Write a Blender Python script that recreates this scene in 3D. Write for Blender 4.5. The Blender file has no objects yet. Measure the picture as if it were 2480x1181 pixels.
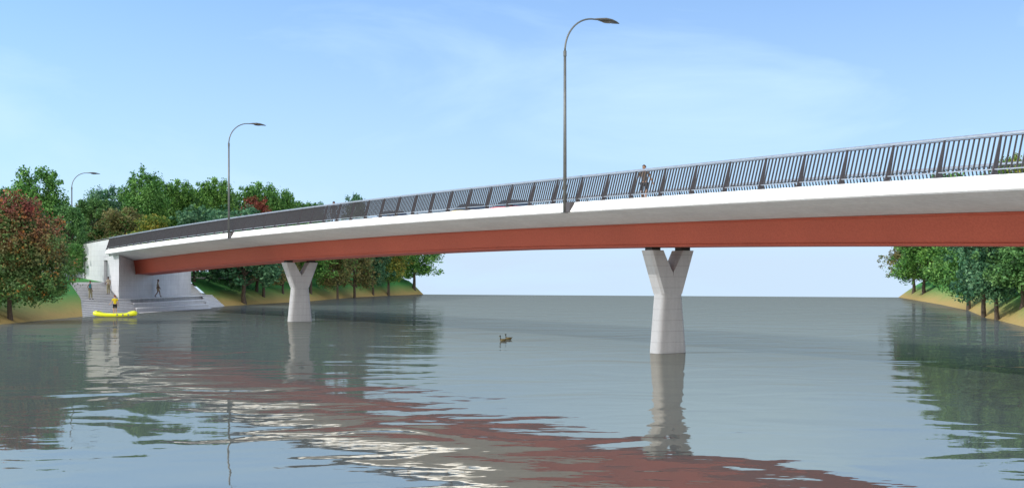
import bpy, bmesh, math, random
import numpy as np
from mathutils import Vector, Matrix, noise as mnoise
R = math.radians
SC = bpy.context.scene
COL = SC.collection

# ------------------------------------------------------------------ camera, light, sky, exposure
EYE = 3.6                                             # eye height above the river, metres
cam_d = bpy.data.cameras.new('camera'); cam = bpy.data.objects.new('camera', cam_d); COL.objects.link(cam)
cam.location = (0, 0, EYE); cam.rotation_euler = (R(90), 0, 0)
cam_d.sensor_width = 36; cam_d.lens = 40.645; cam_d.shift_y = 0.0300
cam_d.clip_start = 0.1; cam_d.clip_end = 3000
SC.camera = cam

SUN_EL = 33.0
sun_dir = Vector((math.cos(R(SUN_EL)), 0.11, -math.sin(R(SUN_EL))))
sd = bpy.data.lights.new('sun', 'SUN'); so = bpy.data.objects.new('sun', sd); COL.objects.link(so)
sd.energy = 3.2; sd.angle = R(0.5); sd.color = (1.0, 0.965, 0.91)
so.rotation_euler = sun_dir.to_track_quat('-Z', 'Y').to_euler(); so.location = (-60, 20, 60)

W = bpy.data.worlds.new('World'); SC.world = W; W.use_nodes = True
wn = W.node_tree; wn.nodes.clear()
def wnode(t, **k):
    n = wn.nodes.new(t)
    for a, b in k.items(): setattr(n, a, b)
    return n
tc = wnode('ShaderNodeTexCoord')
sep = wnode('ShaderNodeSeparateXYZ'); wn.links.new(tc.outputs['Generated'], sep.inputs[0])
mx = wnode('ShaderNodeMath', operation='MAXIMUM'); wn.links.new(sep.outputs[2], mx.inputs[0]); mx.inputs[1].default_value = 0.012
cmb = wnode('ShaderNodeCombineXYZ')
wn.links.new(sep.outputs[0], cmb.inputs[0]); wn.links.new(sep.outputs[1], cmb.inputs[1]); wn.links.new(mx.outputs[0], cmb.inputs[2])
sky = wnode('ShaderNodeTexSky', sky_type='NISHITA', sun_disc=False)
sky.sun_elevation = R(SUN_EL); sky.sun_rotation = R(270); sky.altitude = 0; sky.air_density = 1.0; sky.dust_density = 0.6; sky.ozone_density = 2.0
wn.links.new(cmb.outputs[0], sky.inputs[0])
# thin streaky cloud
mp = wnode('ShaderNodeMapping'); mp.inputs['Rotation'].default_value = (0, R(-14), 0); mp.inputs['Scale'].default_value = (2.0, 2.0, 6.5)
wn.links.new(tc.outputs['Generated'], mp.inputs[0])
nz = wnode('ShaderNodeTexNoise'); nz.inputs['Scale'].default_value = 1.5; nz.inputs['Detail'].default_value = 9; nz.inputs['Roughness'].default_value = 0.55; nz.inputs['Distortion'].default_value = 0.5
wn.links.new(mp.outputs[0], nz.inputs['Vector'])
rp = wnode('ShaderNodeValToRGB'); rp.color_ramp.elements[0].position = 0.49; rp.color_ramp.elements[1].position = 0.74
rp.color_ramp.elements[0].color = (0, 0, 0, 1); rp.color_ramp.elements[1].color = (0.75, 0.75, 0.75, 1)
wn.links.new(nz.outputs['Fac'], rp.inputs[0])
tint = wnode('ShaderNodeMixRGB', blend_type='MULTIPLY'); tint.inputs[0].default_value = 1; tint.inputs[2].default_value = (0.66, 1.42, 1.95, 1)
wn.links.new(sky.outputs[0], tint.inputs[1])
# white veil near the horizon (real air) and cloud
veil = wnode('ShaderNodeMapRange'); veil.inputs['From Min'].default_value = 0.0; veil.inputs['From Max'].default_value = 0.30
veil.inputs['To Min'].default_value = 0.62; veil.inputs['To Max'].default_value = 0.16
wn.links.new(mx.outputs[0], veil.inputs[0])
m1 = wnode('ShaderNodeMixRGB'); m1.inputs[2].default_value = (8.6, 9.35, 12.5, 1)
wn.links.new(veil.outputs[0], m1.inputs[0]); wn.links.new(tint.outputs[0], m1.inputs[1])
m2 = wnode('ShaderNodeMixRGB'); m2.inputs[2].default_value = (6.6, 9.2, 11.0, 1)
wn.links.new(rp.outputs[0], m2.inputs[0]); wn.links.new(m1.outputs[0], m2.inputs[1])
bg = wnode('ShaderNodeBackground'); bg.inputs['Strength'].default_value = 0.10
# added fill light: a made-up white cloud bank in the unseen sky behind the viewer
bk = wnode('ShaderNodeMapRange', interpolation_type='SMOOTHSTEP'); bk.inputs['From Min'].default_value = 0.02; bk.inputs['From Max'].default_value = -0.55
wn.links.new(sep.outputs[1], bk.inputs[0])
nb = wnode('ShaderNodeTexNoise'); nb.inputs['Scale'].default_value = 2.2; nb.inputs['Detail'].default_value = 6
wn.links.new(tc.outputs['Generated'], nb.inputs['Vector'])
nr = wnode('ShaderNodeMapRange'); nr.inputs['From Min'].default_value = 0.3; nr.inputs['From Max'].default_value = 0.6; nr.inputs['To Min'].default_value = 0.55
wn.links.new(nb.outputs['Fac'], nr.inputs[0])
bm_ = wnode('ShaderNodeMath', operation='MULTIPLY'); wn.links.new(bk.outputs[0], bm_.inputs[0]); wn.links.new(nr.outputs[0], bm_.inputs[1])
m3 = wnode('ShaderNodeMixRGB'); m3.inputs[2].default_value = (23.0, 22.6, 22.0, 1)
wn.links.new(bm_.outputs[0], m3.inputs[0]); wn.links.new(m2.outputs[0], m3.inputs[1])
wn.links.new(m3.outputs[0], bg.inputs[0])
wo = wnode('ShaderNodeOutputWorld'); wn.links.new(bg.outputs[0], wo.inputs[0])

SC.view_settings.view_transform = 'Standard'; SC.view_settings.look = 'None'
SC.view_settings.exposure = 0.0; SC.view_settings.gamma = 1.0; SC.view_settings.use_curve_mapping = False

# ------------------------------------------------------------------ helpers
def tag(o, label=None, cat=None, group=None, kind=None):
    if label: o['label'] = label
    if cat: o['category'] = cat
    if group: o['group'] = group
    if kind: o['kind'] = kind
    return o
def empty(name, loc=(0, 0, 0), rz=0):
    o = bpy.data.objects.new(name, None); COL.objects.link(o)
    o.location = loc; o.rotation_euler = (0, 0, rz); o.empty_display_size = 0.3
    return o
def mesh_obj(name, verts, faces, mat, parent=None, smooth=False, uvs=None):
    me = bpy.data.meshes.new(name); me.from_pydata([tuple(v) for v in verts], [], faces)
    me.materials.append(mat)
    if uvs is not None:
        ul = me.uv_layers.new(name='UVMap')
        for p in me.polygons:
            for li in p.loop_indices: ul.data[li].uv = uvs[me.loops[li].vertex_index]
    if smooth:
        me.polygons.foreach_set('use_smooth', [True]*len(me.polygons))
    me.update()
    o = bpy.data.objects.new(name, me); COL.objects.link(o)
    if parent is not None: o.parent = parent
    return o
class MB:
    """collects shapes in one mesh"""
    def __init__(s): s.v = []; s.f = []; s.uv = []
    def add(s, vs, fs, uv=None):
        b = len(s.v); s.v += [tuple(v) for v in vs]; s.f += [tuple(b+i for i in f) for f in fs]
        s.uv += uv if uv else [(0, 0)]*len(vs)
    def box8(s, p):   # p: 8 pts, 0-3 bottom ring, 4-7 top ring
        s.add(p, [(3, 2, 1, 0), (4, 5, 6, 7), (0, 1, 5, 4), (1, 2, 6, 5), (2, 3, 7, 6), (3, 0, 4, 7)])
    def box(s, c, d, ax=(1, 0, 0), ay=(0, 1, 0), az=(0, 0, 1)):
        c = Vector(c); ax = Vector(ax)*d[0]/2; ay = Vector(ay)*d[1]/2; az = Vector(az)*d[2]/2
        s.box8([c-ax-ay-az, c+ax-ay-az, c+ax+ay-az, c-ax+ay-az, c-ax-ay+az, c+ax-ay+az, c+ax+ay+az, c-ax+ay+az])
    def tube(s, pts, rad, n=10, cap=True, sq=(1, 1)):
        pts = [Vector(p) for p in pts]; b = len(s.v)
        if not hasattr(rad, '__len__'): rad = [rad]*len(pts)
        up = Vector((0, 0, 1)); prev = None
        for i, p in enumerate(pts):
            t = (pts[min(i+1, len(pts)-1)] - pts[max(i-1, 0)]).normalized()
            a = prev if prev is not None else (up.cross(t) if abs(t.z) < .95 else Vector((1, 0, 0)))
            a = (a - t*a.dot(t)).normalized(); bb = t.cross(a); prev = a
            for k in range(n):
                an = 2*math.pi*k/n
                s.v.append(tuple(p + (a*math.cos(an)*sq[0] + bb*math.sin(an)*sq[1])*rad[i])); s.uv.append((0, 0))
        for i in range(len(pts)-1):
            for k in range(n):
                k2 = (k+1) % n
                s.f.append((b+i*n+k, b+i*n+k2, b+(i+1)*n+k2, b+(i+1)*n+k))
        if cap:
            s.f.append(tuple(b+k for k in range(n))[::-1]); s.f.append(tuple(b+(len(pts)-1)*n+k for k in range(n)))
    def build(s, name, mat, parent=None, smooth=False):
        return mesh_obj(name, s.v, s.f, mat, parent, smooth, s.uv)
def recalc(o):
    bm = bmesh.new(); bm.from_mesh(o.data); bmesh.ops.recalc_face_normals(bm, faces=bm.faces); bm.to_mesh(o.data); bm.free(); return o
def bevel(o, w=.02, seg=2):
    m = o.modifiers.new('bevel', 'BEVEL'); m.width = w; m.segments = seg; m.limit_method = 'ANGLE'; return o
def autosmooth(o, ang=40):
    me = o.data; me.polygons.foreach_set('use_smooth', [True]*len(me.polygons))
    bm = bmesh.new(); bm.from_mesh(me)
    for e in bm.edges:
        if len(e.link_faces) == 2 and e.calc_face_angle(0) > R(ang): e.smooth = False
    bm.to_mesh(me); bm.free(); return o
def copy_tree(o, parent=None):
    c = o.copy(); COL.objects.link(c); c.parent = parent
    for ch in list(o.children): copy_tree(ch, c)
    return c

# ------------------------------------------------------------------ materials
def newmat(name):
    m = bpy.data.materials.new(name); m.use_nodes = True
    return m, m.node_tree, m.node_tree.nodes['Principled BSDF']
def nd(t, typ, **k):
    n = t.nodes.new(typ)
    for a, b in k.items():
        if a.startswith('i_'):
            n.inputs[a[2:]].default_value = b
        else: setattr(n, a, b)
    return n
def ramp(t, fac, stops):
    r = nd(t, 'ShaderNodeValToRGB'); cr = r.color_ramp
    while len(cr.elements) < len(stops): cr.elements.new(0.5)
    for e, (p, c) in zip(cr.elements, stops): e.position = p; e.color = (c[0], c[1], c[2], 1)
    t.links.new(fac, r.inputs[0]); return r.outputs[0]
def mixc(t, fac, a, b, mode='MIX'):
    m = nd(t, 'ShaderNodeMixRGB', blend_type=mode)
    for i, v in ((0, fac), (1, a), (2, b)):
        if hasattr(v, 'links'): t.links.new(v, m.inputs[i])
        else: m.inputs[i].default_value = v if not isinstance(v, tuple) else (v + (1,))[:4]
    return m.outputs[0]
def bump(t, p, h, s=.3, d=.02):
    b = nd(t, 'ShaderNodeBump'); b.inputs['Strength'].default_value = s; b.inputs['Distance'].default_value = d
    t.links.new(h, b.inputs['Height']); t.links.new(b.outputs[0], p.inputs['Normal'])
def coords(t, kind='Object', scale=(1, 1, 1)):
    c = nd(t, 'ShaderNodeTexCoord'); m = nd(t, 'ShaderNodeMapping'); m.inputs['Scale'].default_value = scale
    t.links.new(c.outputs[kind], m.inputs[0]); return m.outputs[0]
def noise_tex(t, vec, sc, det=4, rough=.55, dist=0.):
    n = nd(t, 'ShaderNodeTexNoise'); n.inputs['Scale'].default_value = sc; n.inputs['Detail'].default_value = det
    n.inputs['Roughness'].default_value = rough; n.inputs['Distortion'].default_value = dist
    t.links.new(vec, n.inputs['Vector']); return n.outputs['Fac']
def simple(name, c, rough=.6, metal=0., var=.12, sc=6., spec=.5):
    m, t, p = newmat(name)
    n = noise_tex(t, coords(t), sc)
    lo = tuple(max(0, x*(1-var)) for x in c); hi = tuple(min(1, x*(1+var)) for x in c)
    t.links.new(ramp(t, n, [(.3, lo), (.7, hi)]), p.inputs['Base Color'])
    p.inputs['Roughness'].default_value = rough; p.inputs['Metallic'].default_value = metal
    p.inputs['Specular IOR Level'].default_value = spec
    return m
def concrete(name, c, course=0.5, blk=1.25, uv=True, line=.78, var=.08):
    """cast concrete / ashlar with thin joints; UV in metres when uv, else joints by height"""
    m, t, p = newmat(name)
    v = coords(t)
    big = noise_tex(t, v, .5, 5, .6); fine = noise_tex(t, v, 9, 4, .6)
    streak = noise_tex(t, coords(t, 'Object', (3, 3, .25)), 1.3, 4, .6)
    col = ramp(t, big, [(.3, tuple(x*(1-var) for x in c)), (.7, tuple(min(1, x*(1+var*.6)) for x in c))])
    col = mixc(t, .25, col, ramp(t, fine, [(.35, (.72, .72, .73)), (.65, (1, 1, 1))]), 'MULTIPLY')
    col = mixc(t, .35, col, ramp(t, streak, [(.42, (.75, .75, .75)), (.6, (1, 1, 1))]), 'MULTIPLY')
    if uv:
        b = nd(t, 'ShaderNodeTexBrick'); b.inputs['Scale'].default_value = 1.0
        b.inputs['Brick Width'].default_value = blk; b.inputs['Row Height'].default_value = course
        b.inputs['Mortar Size'].default_value = .014; b.inputs['Mortar Smooth'].default_value = .2
        b.inputs['Color1'].default_value = (1, 1, 1, 1); b.inputs['Color2'].default_value = (.93, .93, .94, 1)
        b.inputs['Mortar'].default_value = (line, line, line, 1)
        t.links.new(coords(t, 'UV'), b.inputs['Vector'])
        col = mixc(t, 1, col, b.outputs['Color'], 'MULTIPLY')
    elif course:
        sp = nd(t, 'ShaderNodeSeparateXYZ'); t.links.new(v, sp.inputs[0])
        d = nd(t, 'ShaderNodeMath', operation='DIVIDE'); t.links.new(sp.outputs[2], d.inputs[0]); d.inputs[1].default_value = course
        fr = nd(t, 'ShaderNodeMath', operation='FRACT'); t.links.new(d.outputs[0], fr.inputs[0])
        col = mixc(t, 1, col, ramp(t, fr.outputs[0], [(.0, (line,)*3), (.04, (line,)*3), (.06, (1, 1, 1))]), 'MULTIPLY')
    t.links.new(col, p.inputs['Base Color']); p.inputs['Roughness'].default_value = .85
    bump(t, p, fine, .25, .01)
    return m
M = {}
M['wall'] = concrete('wall_stone', (.575, .575, .59))
M['pier'] = concrete('pier_concrete', (.425, .43, .44), .5, uv=False, line=.76)
M['soffit'] = concrete('deck_concrete', (.555, .565, .58), 1.3, 4.0, line=.88)
M['fascia'] = concrete('fascia_concrete', (.90, .90, .89), 5, 4.0, line=.80, var=.04)
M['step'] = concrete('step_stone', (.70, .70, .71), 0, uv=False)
M['asphalt'] = simple('asphalt', (.055, .055, .06), .9, var=.2, sc=20)
M['paint_white'] = simple('road_paint', (.75, .75, .73), .7)
M['dark_steel'] = simple('dark_steel', (.062, .052, .054), .5, .0)
M['bar_steel'] = simple('bar_steel', (.064, .060, .062), .6, .0)
M['hand_steel'] = simple('handrail_steel', (.42, .42, .45), .35, .6)
M['pole'] = simple('galvanised_pole', (.13, .135, .13), .5, .4)
M['lamp_head'] = simple('lamp_housing', (.10, .095, .085), .5, .2)
M['lamp_glass'] = simple('lamp_glass', (.13, .12, .105), .25)
M['bearing'] = simple('bearing_rubber', (.035, .03, .03), .7)
M['bark'] = None
M['door'] = simple('recess_shade_door', (.20, .21, .22), .6)  # door darkened to stand in for the shade of its recess and jamb
M['riser'] = concrete('riser_shade_stone', (.50, .49, .49), 0, uv=False)  # the step stone again, with the shade of the risers put into its colour
M['yellow_pvc'] = simple('yellow_vinyl', (.74, .78, .015), .32, var=.04, sc=2)
M['black'] = simple('black_rubber', (.012, .012, .012), .6)
M['clear_grip'] = simple('grey_fitting', (.32, .32, .34), .4)
M['white'] = simple('white_paint', (.78, .78, .78), .35)
def girder_mat():
    m, t, p = newmat('red_oxide_steel')
    v = coords(t); n = noise_tex(t, v, 14, 6, .65); b = noise_tex(t, v, .35, 4, .5)
    c = ramp(t, n, [(.3, (.29, .048, .022)), (.7, (.40, .075, .038))])
    c = mixc(t, .4, c, ramp(t, b, [(.3, (.75, .72, .72)), (.7, (1, 1, 1))]), 'MULTIPLY')
    t.links.new(c, p.inputs['Base Color']); p.inputs['Roughness'].default_value = .65
    return m
M['girder'] = girder_mat()
def bark_mat():
    m, t, p = newmat('bark')
    n = noise_tex(t, coords(t, 'Object', (6, 6, 1.2)), 3, 5, .65, .3)
    t.links.new(ramp(t, n, [(.3, (.028, .020, .014)), (.7, (.11, .082, .058))]), p.inputs['Base Color'])
    p.inputs['Roughness'].default_value = .9; bump(t, p, n, .8, .04); return m
M['bark'] = bark_mat()
def grass_mat():
    """green turf above, dry yellow reed and sand along the water's edge"""
    m, t, p = newmat('bank_grass')
    v = coords(t); sp = nd(t, 'ShaderNodeSeparateXYZ'); t.links.new(v, sp.inputs[0])
    n1 = noise_tex(t, v, .35, 5, .6); n2 = noise_tex(t, v, 12, 5, .75); n3 = noise_tex(t, coords(t, 'Object', (1, 1, .3)), 3, 4, .6)
    a = nd(t, 'ShaderNodeMath', operation='MULTIPLY_ADD'); t.links.new(n1, a.inputs[0]); a.inputs[1].default_value = .9; t.links.new(sp.outputs[2], a.inputs[2])
    tan = mixc(t, n2, (.26, .18, .06), (.52, .38, .15)); grn = mixc(t, n2, (.045, .17, .045), (.12, .36, .10))
    k = ramp(t, a.outputs[0], [(0, (0, 0, 0)), (1, (1, 1, 1))])
    mr = nd(t, 'ShaderNodeMapRange'); t.links.new(a.outputs[0], mr.inputs[0])
    mr.inputs['From Min'].default_value = .7; mr.inputs['From Max'].default_value = 2.3
    c = mixc(t, mr.outputs[0], tan, grn)
    c = mixc(t, .3, c, ramp(t, n3, [(.35, (.7, .7, .7)), (.65, (1, 1, 1))]), 'MULTIPLY')
    t.links.new(c, p.inputs['Base Color']); p.inputs['Roughness'].default_value = .95
    p.inputs['Specular IOR Level'].default_value = .1
    bump(t, p, n2, .9, .08); return m
M['grass'] = grass_mat()
M['path'] = simple('gravel_path', (.42, .40, .36), .95, sc=10)
def leaf_mat(name, stops, sc=.45):
    """stops: colours picked by a slow noise, varied leaf by leaf"""
    m, t, p = newmat(name)
    v = coords(t)
    n = noise_tex(t, v, sc, 3, .6)
    at = nd(t, 'ShaderNodeAttribute', attribute_name='rnd')
    oi = nd(t, 'ShaderNodeObjectInfo')
    s = nd(t, 'ShaderNodeMath', operation='MULTIPLY_ADD'); t.links.new(at.outputs['Fac'], s.inputs[0]); s.inputs[1].default_value = .30; t.links.new(n, s.inputs[2])
    s2 = nd(t, 'ShaderNodeMath', operation='SUBTRACT'); t.links.new(s.outputs[0], s2.inputs[0]); s2.inputs[1].default_value = .15
    c = ramp(t, s2.outputs[0], stops)
    c = mixc(t, .75, c, ramp(t, at.outputs['Fac'], [(0, (.28, .28, .28)), (1, (1.15, 1.15, 1.15))]), 'MULTIPLY')
    c = mixc(t, .5, c, ramp(t, oi.outputs['Random'], [(0, (.70, .78, .70)), (.5, (1, 1, 1)), (1, (1.0, .92, .66))]), 'MULTIPLY')
    t.links.new(c, p.inputs['Base Color']); p.inputs['Roughness'].default_value = .55
    p.inputs['Specular IOR Level'].default_value = .25
    tr = nd(t, 'ShaderNodeBsdfTranslucent'); t.links.new(c, tr.inputs[0])
    ms = nd(t, 'ShaderNodeMixShader'); ms.inputs[0].default_value = .33
    out = t.nodes['Material Output']
    t.links.new(p.outputs[0], ms.inputs[1]); t.links.new(tr.outputs[0], ms.inputs[2]); t.links.new(ms.outputs[0], out.inputs[0])
    return m
G1, G2, G3 = (.060, .19, .045), (.13, .32, .07), (.26, .47, .12)
LM = {
 'green': leaf_mat('leaves_green', [(.3, G1), (.5, G2), (.72, G3)]),
 'dark': leaf_mat('leaves_dark_green', [(.3, (.07, .18, .060)), (.5, (.13, .30, .09)), (.75, (.25, .43, .15))]),
 'blue': leaf_mat('leaves_blue_green', [(.3, (.045, .14, .075)), (.5, (.09, .24, .12)), (.72, (.22, .38, .19))]),
 'olive': leaf_mat('leaves_olive_brown', [(.28, (.10, .15, .05)), (.45, (.24, .24, .09)), (.56, (.36, .27, .11)), (.68, (.14, .30, .08))]),
 'gold': leaf_mat('leaves_yellow_green', [(.3, (.07, .20, .045)), (.5, (.20, .32, .065)), (.68, (.50, .40, .08))]),
 'red': leaf_mat('leaves_dark_red', [(.3, (.12, .035, .028)), (.5, (.30, .055, .040)), (.72, (.20, .13, .06))]),
}
def autumn_mat():
    """the big tree: crimson at the top, russet and bronze in the middle, green lower down"""
    m, t, p = newmat('leaves_autumn')
    v = coords(t); sp = nd(t, 'ShaderNodeSeparateXYZ'); t.links.new(v, sp.inputs[0])
    n = noise_tex(t, v, .75, 4, .65); at = nd(t, 'ShaderNodeAttribute', attribute_name='rnd')
    a = nd(t, 'ShaderNodeMath', operation='MULTIPLY_ADD'); t.links.new(n, a.inputs[0]); a.inputs[1].default_value = 7.0; t.links.new(sp.outputs[2], a.inputs[2])
    mr = nd(t, 'ShaderNodeMapRange'); t.links.new(a.outputs[0], mr.inputs[0]); mr.inputs['From Min'].default_value = 5.0; mr.inputs['From Max'].default_value = 14.2
    c = ramp(t, mr.outputs[0], [(.0, (.09, .22, .06)), (.25, (.13, .20, .07)), (.45, (.24, .20, .08)), (.60, (.34, .16, .09)), (.78, (.22, .075, .055)), (1.0, (.42, .05, .06))])
    n2 = noise_tex(t, v, 1.6, 3, .6)
    c = mixc(t, ramp(t, n2, [(.56, (0, 0, 0)), (.66, (.8, .8, .8))]), c, (.60, .24, .05))
    c = mixc(t, ramp(t, noise_tex(t, v, .9, 3, .6), [(.50, (0, 0, 0)), (.56, (.85, .85, .85))]), c, (.13, .27, .08))
    c = mixc(t, .8, c, ramp(t, at.outputs['Fac'], [(0, (.28, .28, .28)), (1, (1.15, 1.15, 1.15))]), 'MULTIPLY')
    t.links.new(c, p.inputs['Base Color']); p.inputs['Roughness'].default_value = .55; p.inputs['Specular IOR Level'].default_value = .25
    tr = nd(t, 'ShaderNodeBsdfTranslucent'); t.links.new(c, tr.inputs[0])
    ms = nd(t, 'ShaderNodeMixShader'); ms.inputs[0].default_value = .22
    t.links.new(p.outputs[0], ms.inputs[1]); t.links.new(tr.outputs[0], ms.inputs[2]); t.links.new(ms.outputs[0], t.nodes['Material Output'].inputs[0])
    return m
LM['autumn'] = autumn_mat()
def water_mat():
    m, t, p = newmat('river_water')
    t.nodes.remove(p)
    v = coords(t, 'Object', (1, 1, 1))
    w1 = noise_tex(t, coords(t, 'Object', (.19, .25, 1)), 1.0, 2, .5, .7)
    w2 = noise_tex(t, coords(t, 'Object', (.7, 1.3, 1)), 1.0, 2, .5, .2)
    patch = noise_tex(t, coords(t, 'Object', (.05, .05, 1)), 1.0, 2, .5)
    k = ramp(t, patch, [(.35, (.25, .25, .25)), (.62, (1, 1, 1))])
    s = nd(t, 'ShaderNodeMath', operation='MULTIPLY'); t.links.new(w2, s.inputs[0]); t.links.new(k, s.inputs[1])
    s2 = nd(t, 'ShaderNodeMath', operation='MULTIPLY_ADD'); t.links.new(s.outputs[0], s2.inputs[0]); s2.inputs[1].default_value = .13; t.links.new(w1, s2.inputs[2])
    w3 = noise_tex(t, coords(t, 'Object', (2.2, 4.5, 1)), 1.0, 2, .5, .1)
    s3 = nd(t, 'ShaderNodeMath', operation='MULTIPLY_ADD'); t.links.new(w3, s3.inputs[0]); s3.inputs[1].default_value = .013; t.links.new(s2.outputs[0], s3.inputs[2]); s2 = s3
    b = nd(t, 'ShaderNodeBump'); b.inputs['Strength'].default_value = 1.0; b.inputs['Distance'].default_value = .065
    t.links.new(s2.outputs[0], b.inputs['Height'])
    gl = nd(t, 'ShaderNodeBsdfGlossy'); gl.inputs['Roughness'].default_value = .0; gl.inputs['Color'].default_value = (1.0, .90, .76, 1)
    df = nd(t, 'ShaderNodeBsdfDiffuse'); df.inputs['Color'].default_value = (.088, .106, .103, 1)
    t.links.new(b.outputs[0], gl.inputs['Normal'])
    fr = nd(t, 'ShaderNodeFresnel'); fr.inputs['IOR'].default_value = 1.33; t.links.new(b.outputs[0], fr.inputs['Normal'])
    mr = nd(t, 'ShaderNodeMapRange'); t.links.new(fr.outputs[0], mr.inputs[0])
    mr.inputs['From Min'].default_value = .35; mr.inputs['From Max'].default_value = .92; mr.inputs['To Min'].default_value = .54; mr.inputs['To Max'].default_value = .20
    ms = nd(t, 'ShaderNodeMixShader'); t.links.new(mr.outputs[0], ms.inputs[0]); t.links.new(df.outputs[0], ms.inputs[1]); t.links.new(gl.outputs[0], ms.inputs[2])
    t.links.new(ms.outputs[0], t.nodes['Material Output'].inputs[0]); return m
M['water'] = water_mat()

# ------------------------------------------------------------------ plan of river and bridge (metres, camera at the origin looking along +Y)
XL_T = np.array([(-80, -34), (0, -34), (60, -36), (84, -37.2), (99.8, -37.07), (110.3, -36), (126.3, -33.4), (132.6, -33.1), (139, -31.8), (158.7, -27.6), (184.6, -25.2), (201.6, -20.5), (212, -16.3), (240, -6)])
XR_T = np.array([(-80, 26), (0, 28), (40, 30.5), (60, 32), (80, 35.4), (90, 38.1), (96.9, 39.7), (116.4, 46), (140, 51.9), (184, 61.6), (210, 67)])
def XL(y): return float(np.interp(y, XL_T[:, 0], XL_T[:, 1]))
def XR(y): return float(np.interp(y, XR_T[:, 0], XR_T[:, 1]))
def yfar(x): return 212 - .35*(x+16)
def prof_s(q): return float(np.interp(q, [-3, 0, 3, 6.2, 12, 40, 160], [-1.4, 0, 1.25, 2.85, 3.3, 4.0, 4.6]))
def prof_n(q, y):
    t = min(1, max(0, (y-142)/50))
    a = np.interp(q, [-3, 0, 2.1, 4.2, 6.8, 12, 20, 160], [-1.4, 0, 1.0, 1.65, 2.75, 3.9, 4.4, 4.8])
    b = np.interp(q, [-3, 0, 1.6, 3.2, 6, 14, 160], [-1.4, 0, 1.4, 2.6, 3.2, 3.8, 4.6])
    return float(a*(1-t) + b*t)
def prof_r(q): return float(np.interp(q, [-3, 0, 1.5, 4, 6.5, 14, 160], [-1.4, 0, 1.1, 2.6, 3.4, 4.0, 4.6]))
def wob(x, y): return .22*mnoise.noise(Vector((x*.13, y*.13, 3.1))) + .08*mnoise.noise(Vector((x*.5, y*.5, 7.7)))
def ground_left(x, y):
    q = XL(y)-x
    return (prof_s(q) if y < 125 else prof_n(q, y)) + wob(x, y)*min(1, max(0, q/3))
def ground_right(x, y):
    q = x-XR(y); return prof_r(q) + wob(x, y)*min(1, max(0, q/3))

def plan_curve():
    P = [(-73.6, 157.6), (-47.3, 123.4), (-21.56, 88.1), (2.39, 51.85), (13.78, 31.1), (24.4, 10.0)]
    P = [Vector(p) for p in P]; out = []
    P = [P[0]*2-P[1]] + P + [P[-1]*2-P[-2]]
    for i in range(1, len(P)-2):
        p0, p1, p2, p3 = P[i-1:i+3]
        t0 = 0; t1 = t0+(p1-p0).length**.5; t2 = t1+(p2-p1).length**.5; t3 = t2+(p3-p2).length**.5
        for k in range(24):
            t = t1+(t2-t1)*k/24
            A1 = p0*((t1-t)/(t1-t0))+p1*((t-t0)/(t1-t0)); A2 = p1*((t2-t)/(t2-t1))+p2*((t-t1)/(t2-t1)); A3 = p2*((t3-t)/(t3-t2))+p3*((t-t2)/(t3-t2))
            B1 = A1*((t2-t)/(t2-t0))+A2*((t-t0)/(t2-t0)); B2 = A2*((t3-t)/(t3-t1))+A3*((t-t1)/(t3-t1))
            out.append(B1*((t2-t)/(t2-t1))+B2*((t-t1)/(t2-t1)))
    out.append(P[-2]); return out
PC = plan_curve()
seg = [0.0]
for a, b in zip(PC, PC[1:]): seg.append(seg[-1]+(b-a).length)
i_l3 = min(range(len(PC)), key=lambda i: (PC[i]-Vector((-47.3, 123.4))).length)
SS = np.array(seg)-seg[i_l3]; PX = np.array([p.x for p in PC]); PY = np.array([p.y for p in PC])
S_MIN, S_MAX = SS[0], SS[-1]
S_L2 = float(SS[min(range(len(PC)), key=lambda i: (PC[i]-Vector((-21.56, 88.1))).length)])
S_L1 = float(SS[min(range(len(PC)), key=lambda i: (PC[i]-Vector((2.39, 51.85))).length)])
S_END = 12.2                                           # where the parapet meets the abutment
def plan(S): return Vector((float(np.interp(S, SS, PX)), float(np.interp(S, SS, PY))))
def tang(S):
    d = plan(min(S+2, S_MAX))-plan(max(S-2, S_MIN)); return d.normalized()
def nrm(S):
    t = tang(S); return Vector((-t.y, t.x))            # away from the camera side
def ztop(S): return 6.97-.00031*(S-66)**2
def BP(S, u, v):
    p = plan(S)+nrm(S)*u; return Vector((p.x, p.y, ztop(S)+v))
def SU(x, y):                                          # nearest bridge coordinates of a plan point
    best = min(np.arange(S_MIN, S_MAX, .25), key=lambda s: abs((Vector((x, y))-plan(s)).dot(tang(s))))
    return float(best), (Vector((x, y))-plan(best)).dot(nrm(best))
DW = 10.5; GC = 4.9
def gtop(S): return -.90-.10*max(0, min(1, (70-S)/55))
def gbot(S): return -1.95-.42*max(0, min(1, (75-S)/62))

# ------------------------------------------------------------------ ground, water
def strip_mesh(name, rows, mat, label=None):
    n = len(rows[0]); v = [p for r in rows for p in r]; f = []
    for j in range(len(rows)-1):
        for i in range(n-1):
            a = j*n+i; f.append((a, a+1, a+n+1, a+n))
    o = recalc(mesh_obj(name, v, f, mat, None, True)); tag(o, kind='structure'); return o
def spacing(a, b, fine0, fine1, step, coarse):
    out = [a]; x = a
    while x < b:
        x += step if fine0 <= x <= fine1 else coarse
        out.append(min(x, b))
    return out
QS = [-3, -1.5, -.6, 0, .3, .6, 1, 1.5, 2, 2.5, 3, 3.6, 4.2, 4.8, 5.5, 6.19, 6.21, 7, 8, 9.5, 11, 13, 16, 20, 26, 34, 45, 60, 90, 130, 160]
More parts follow.
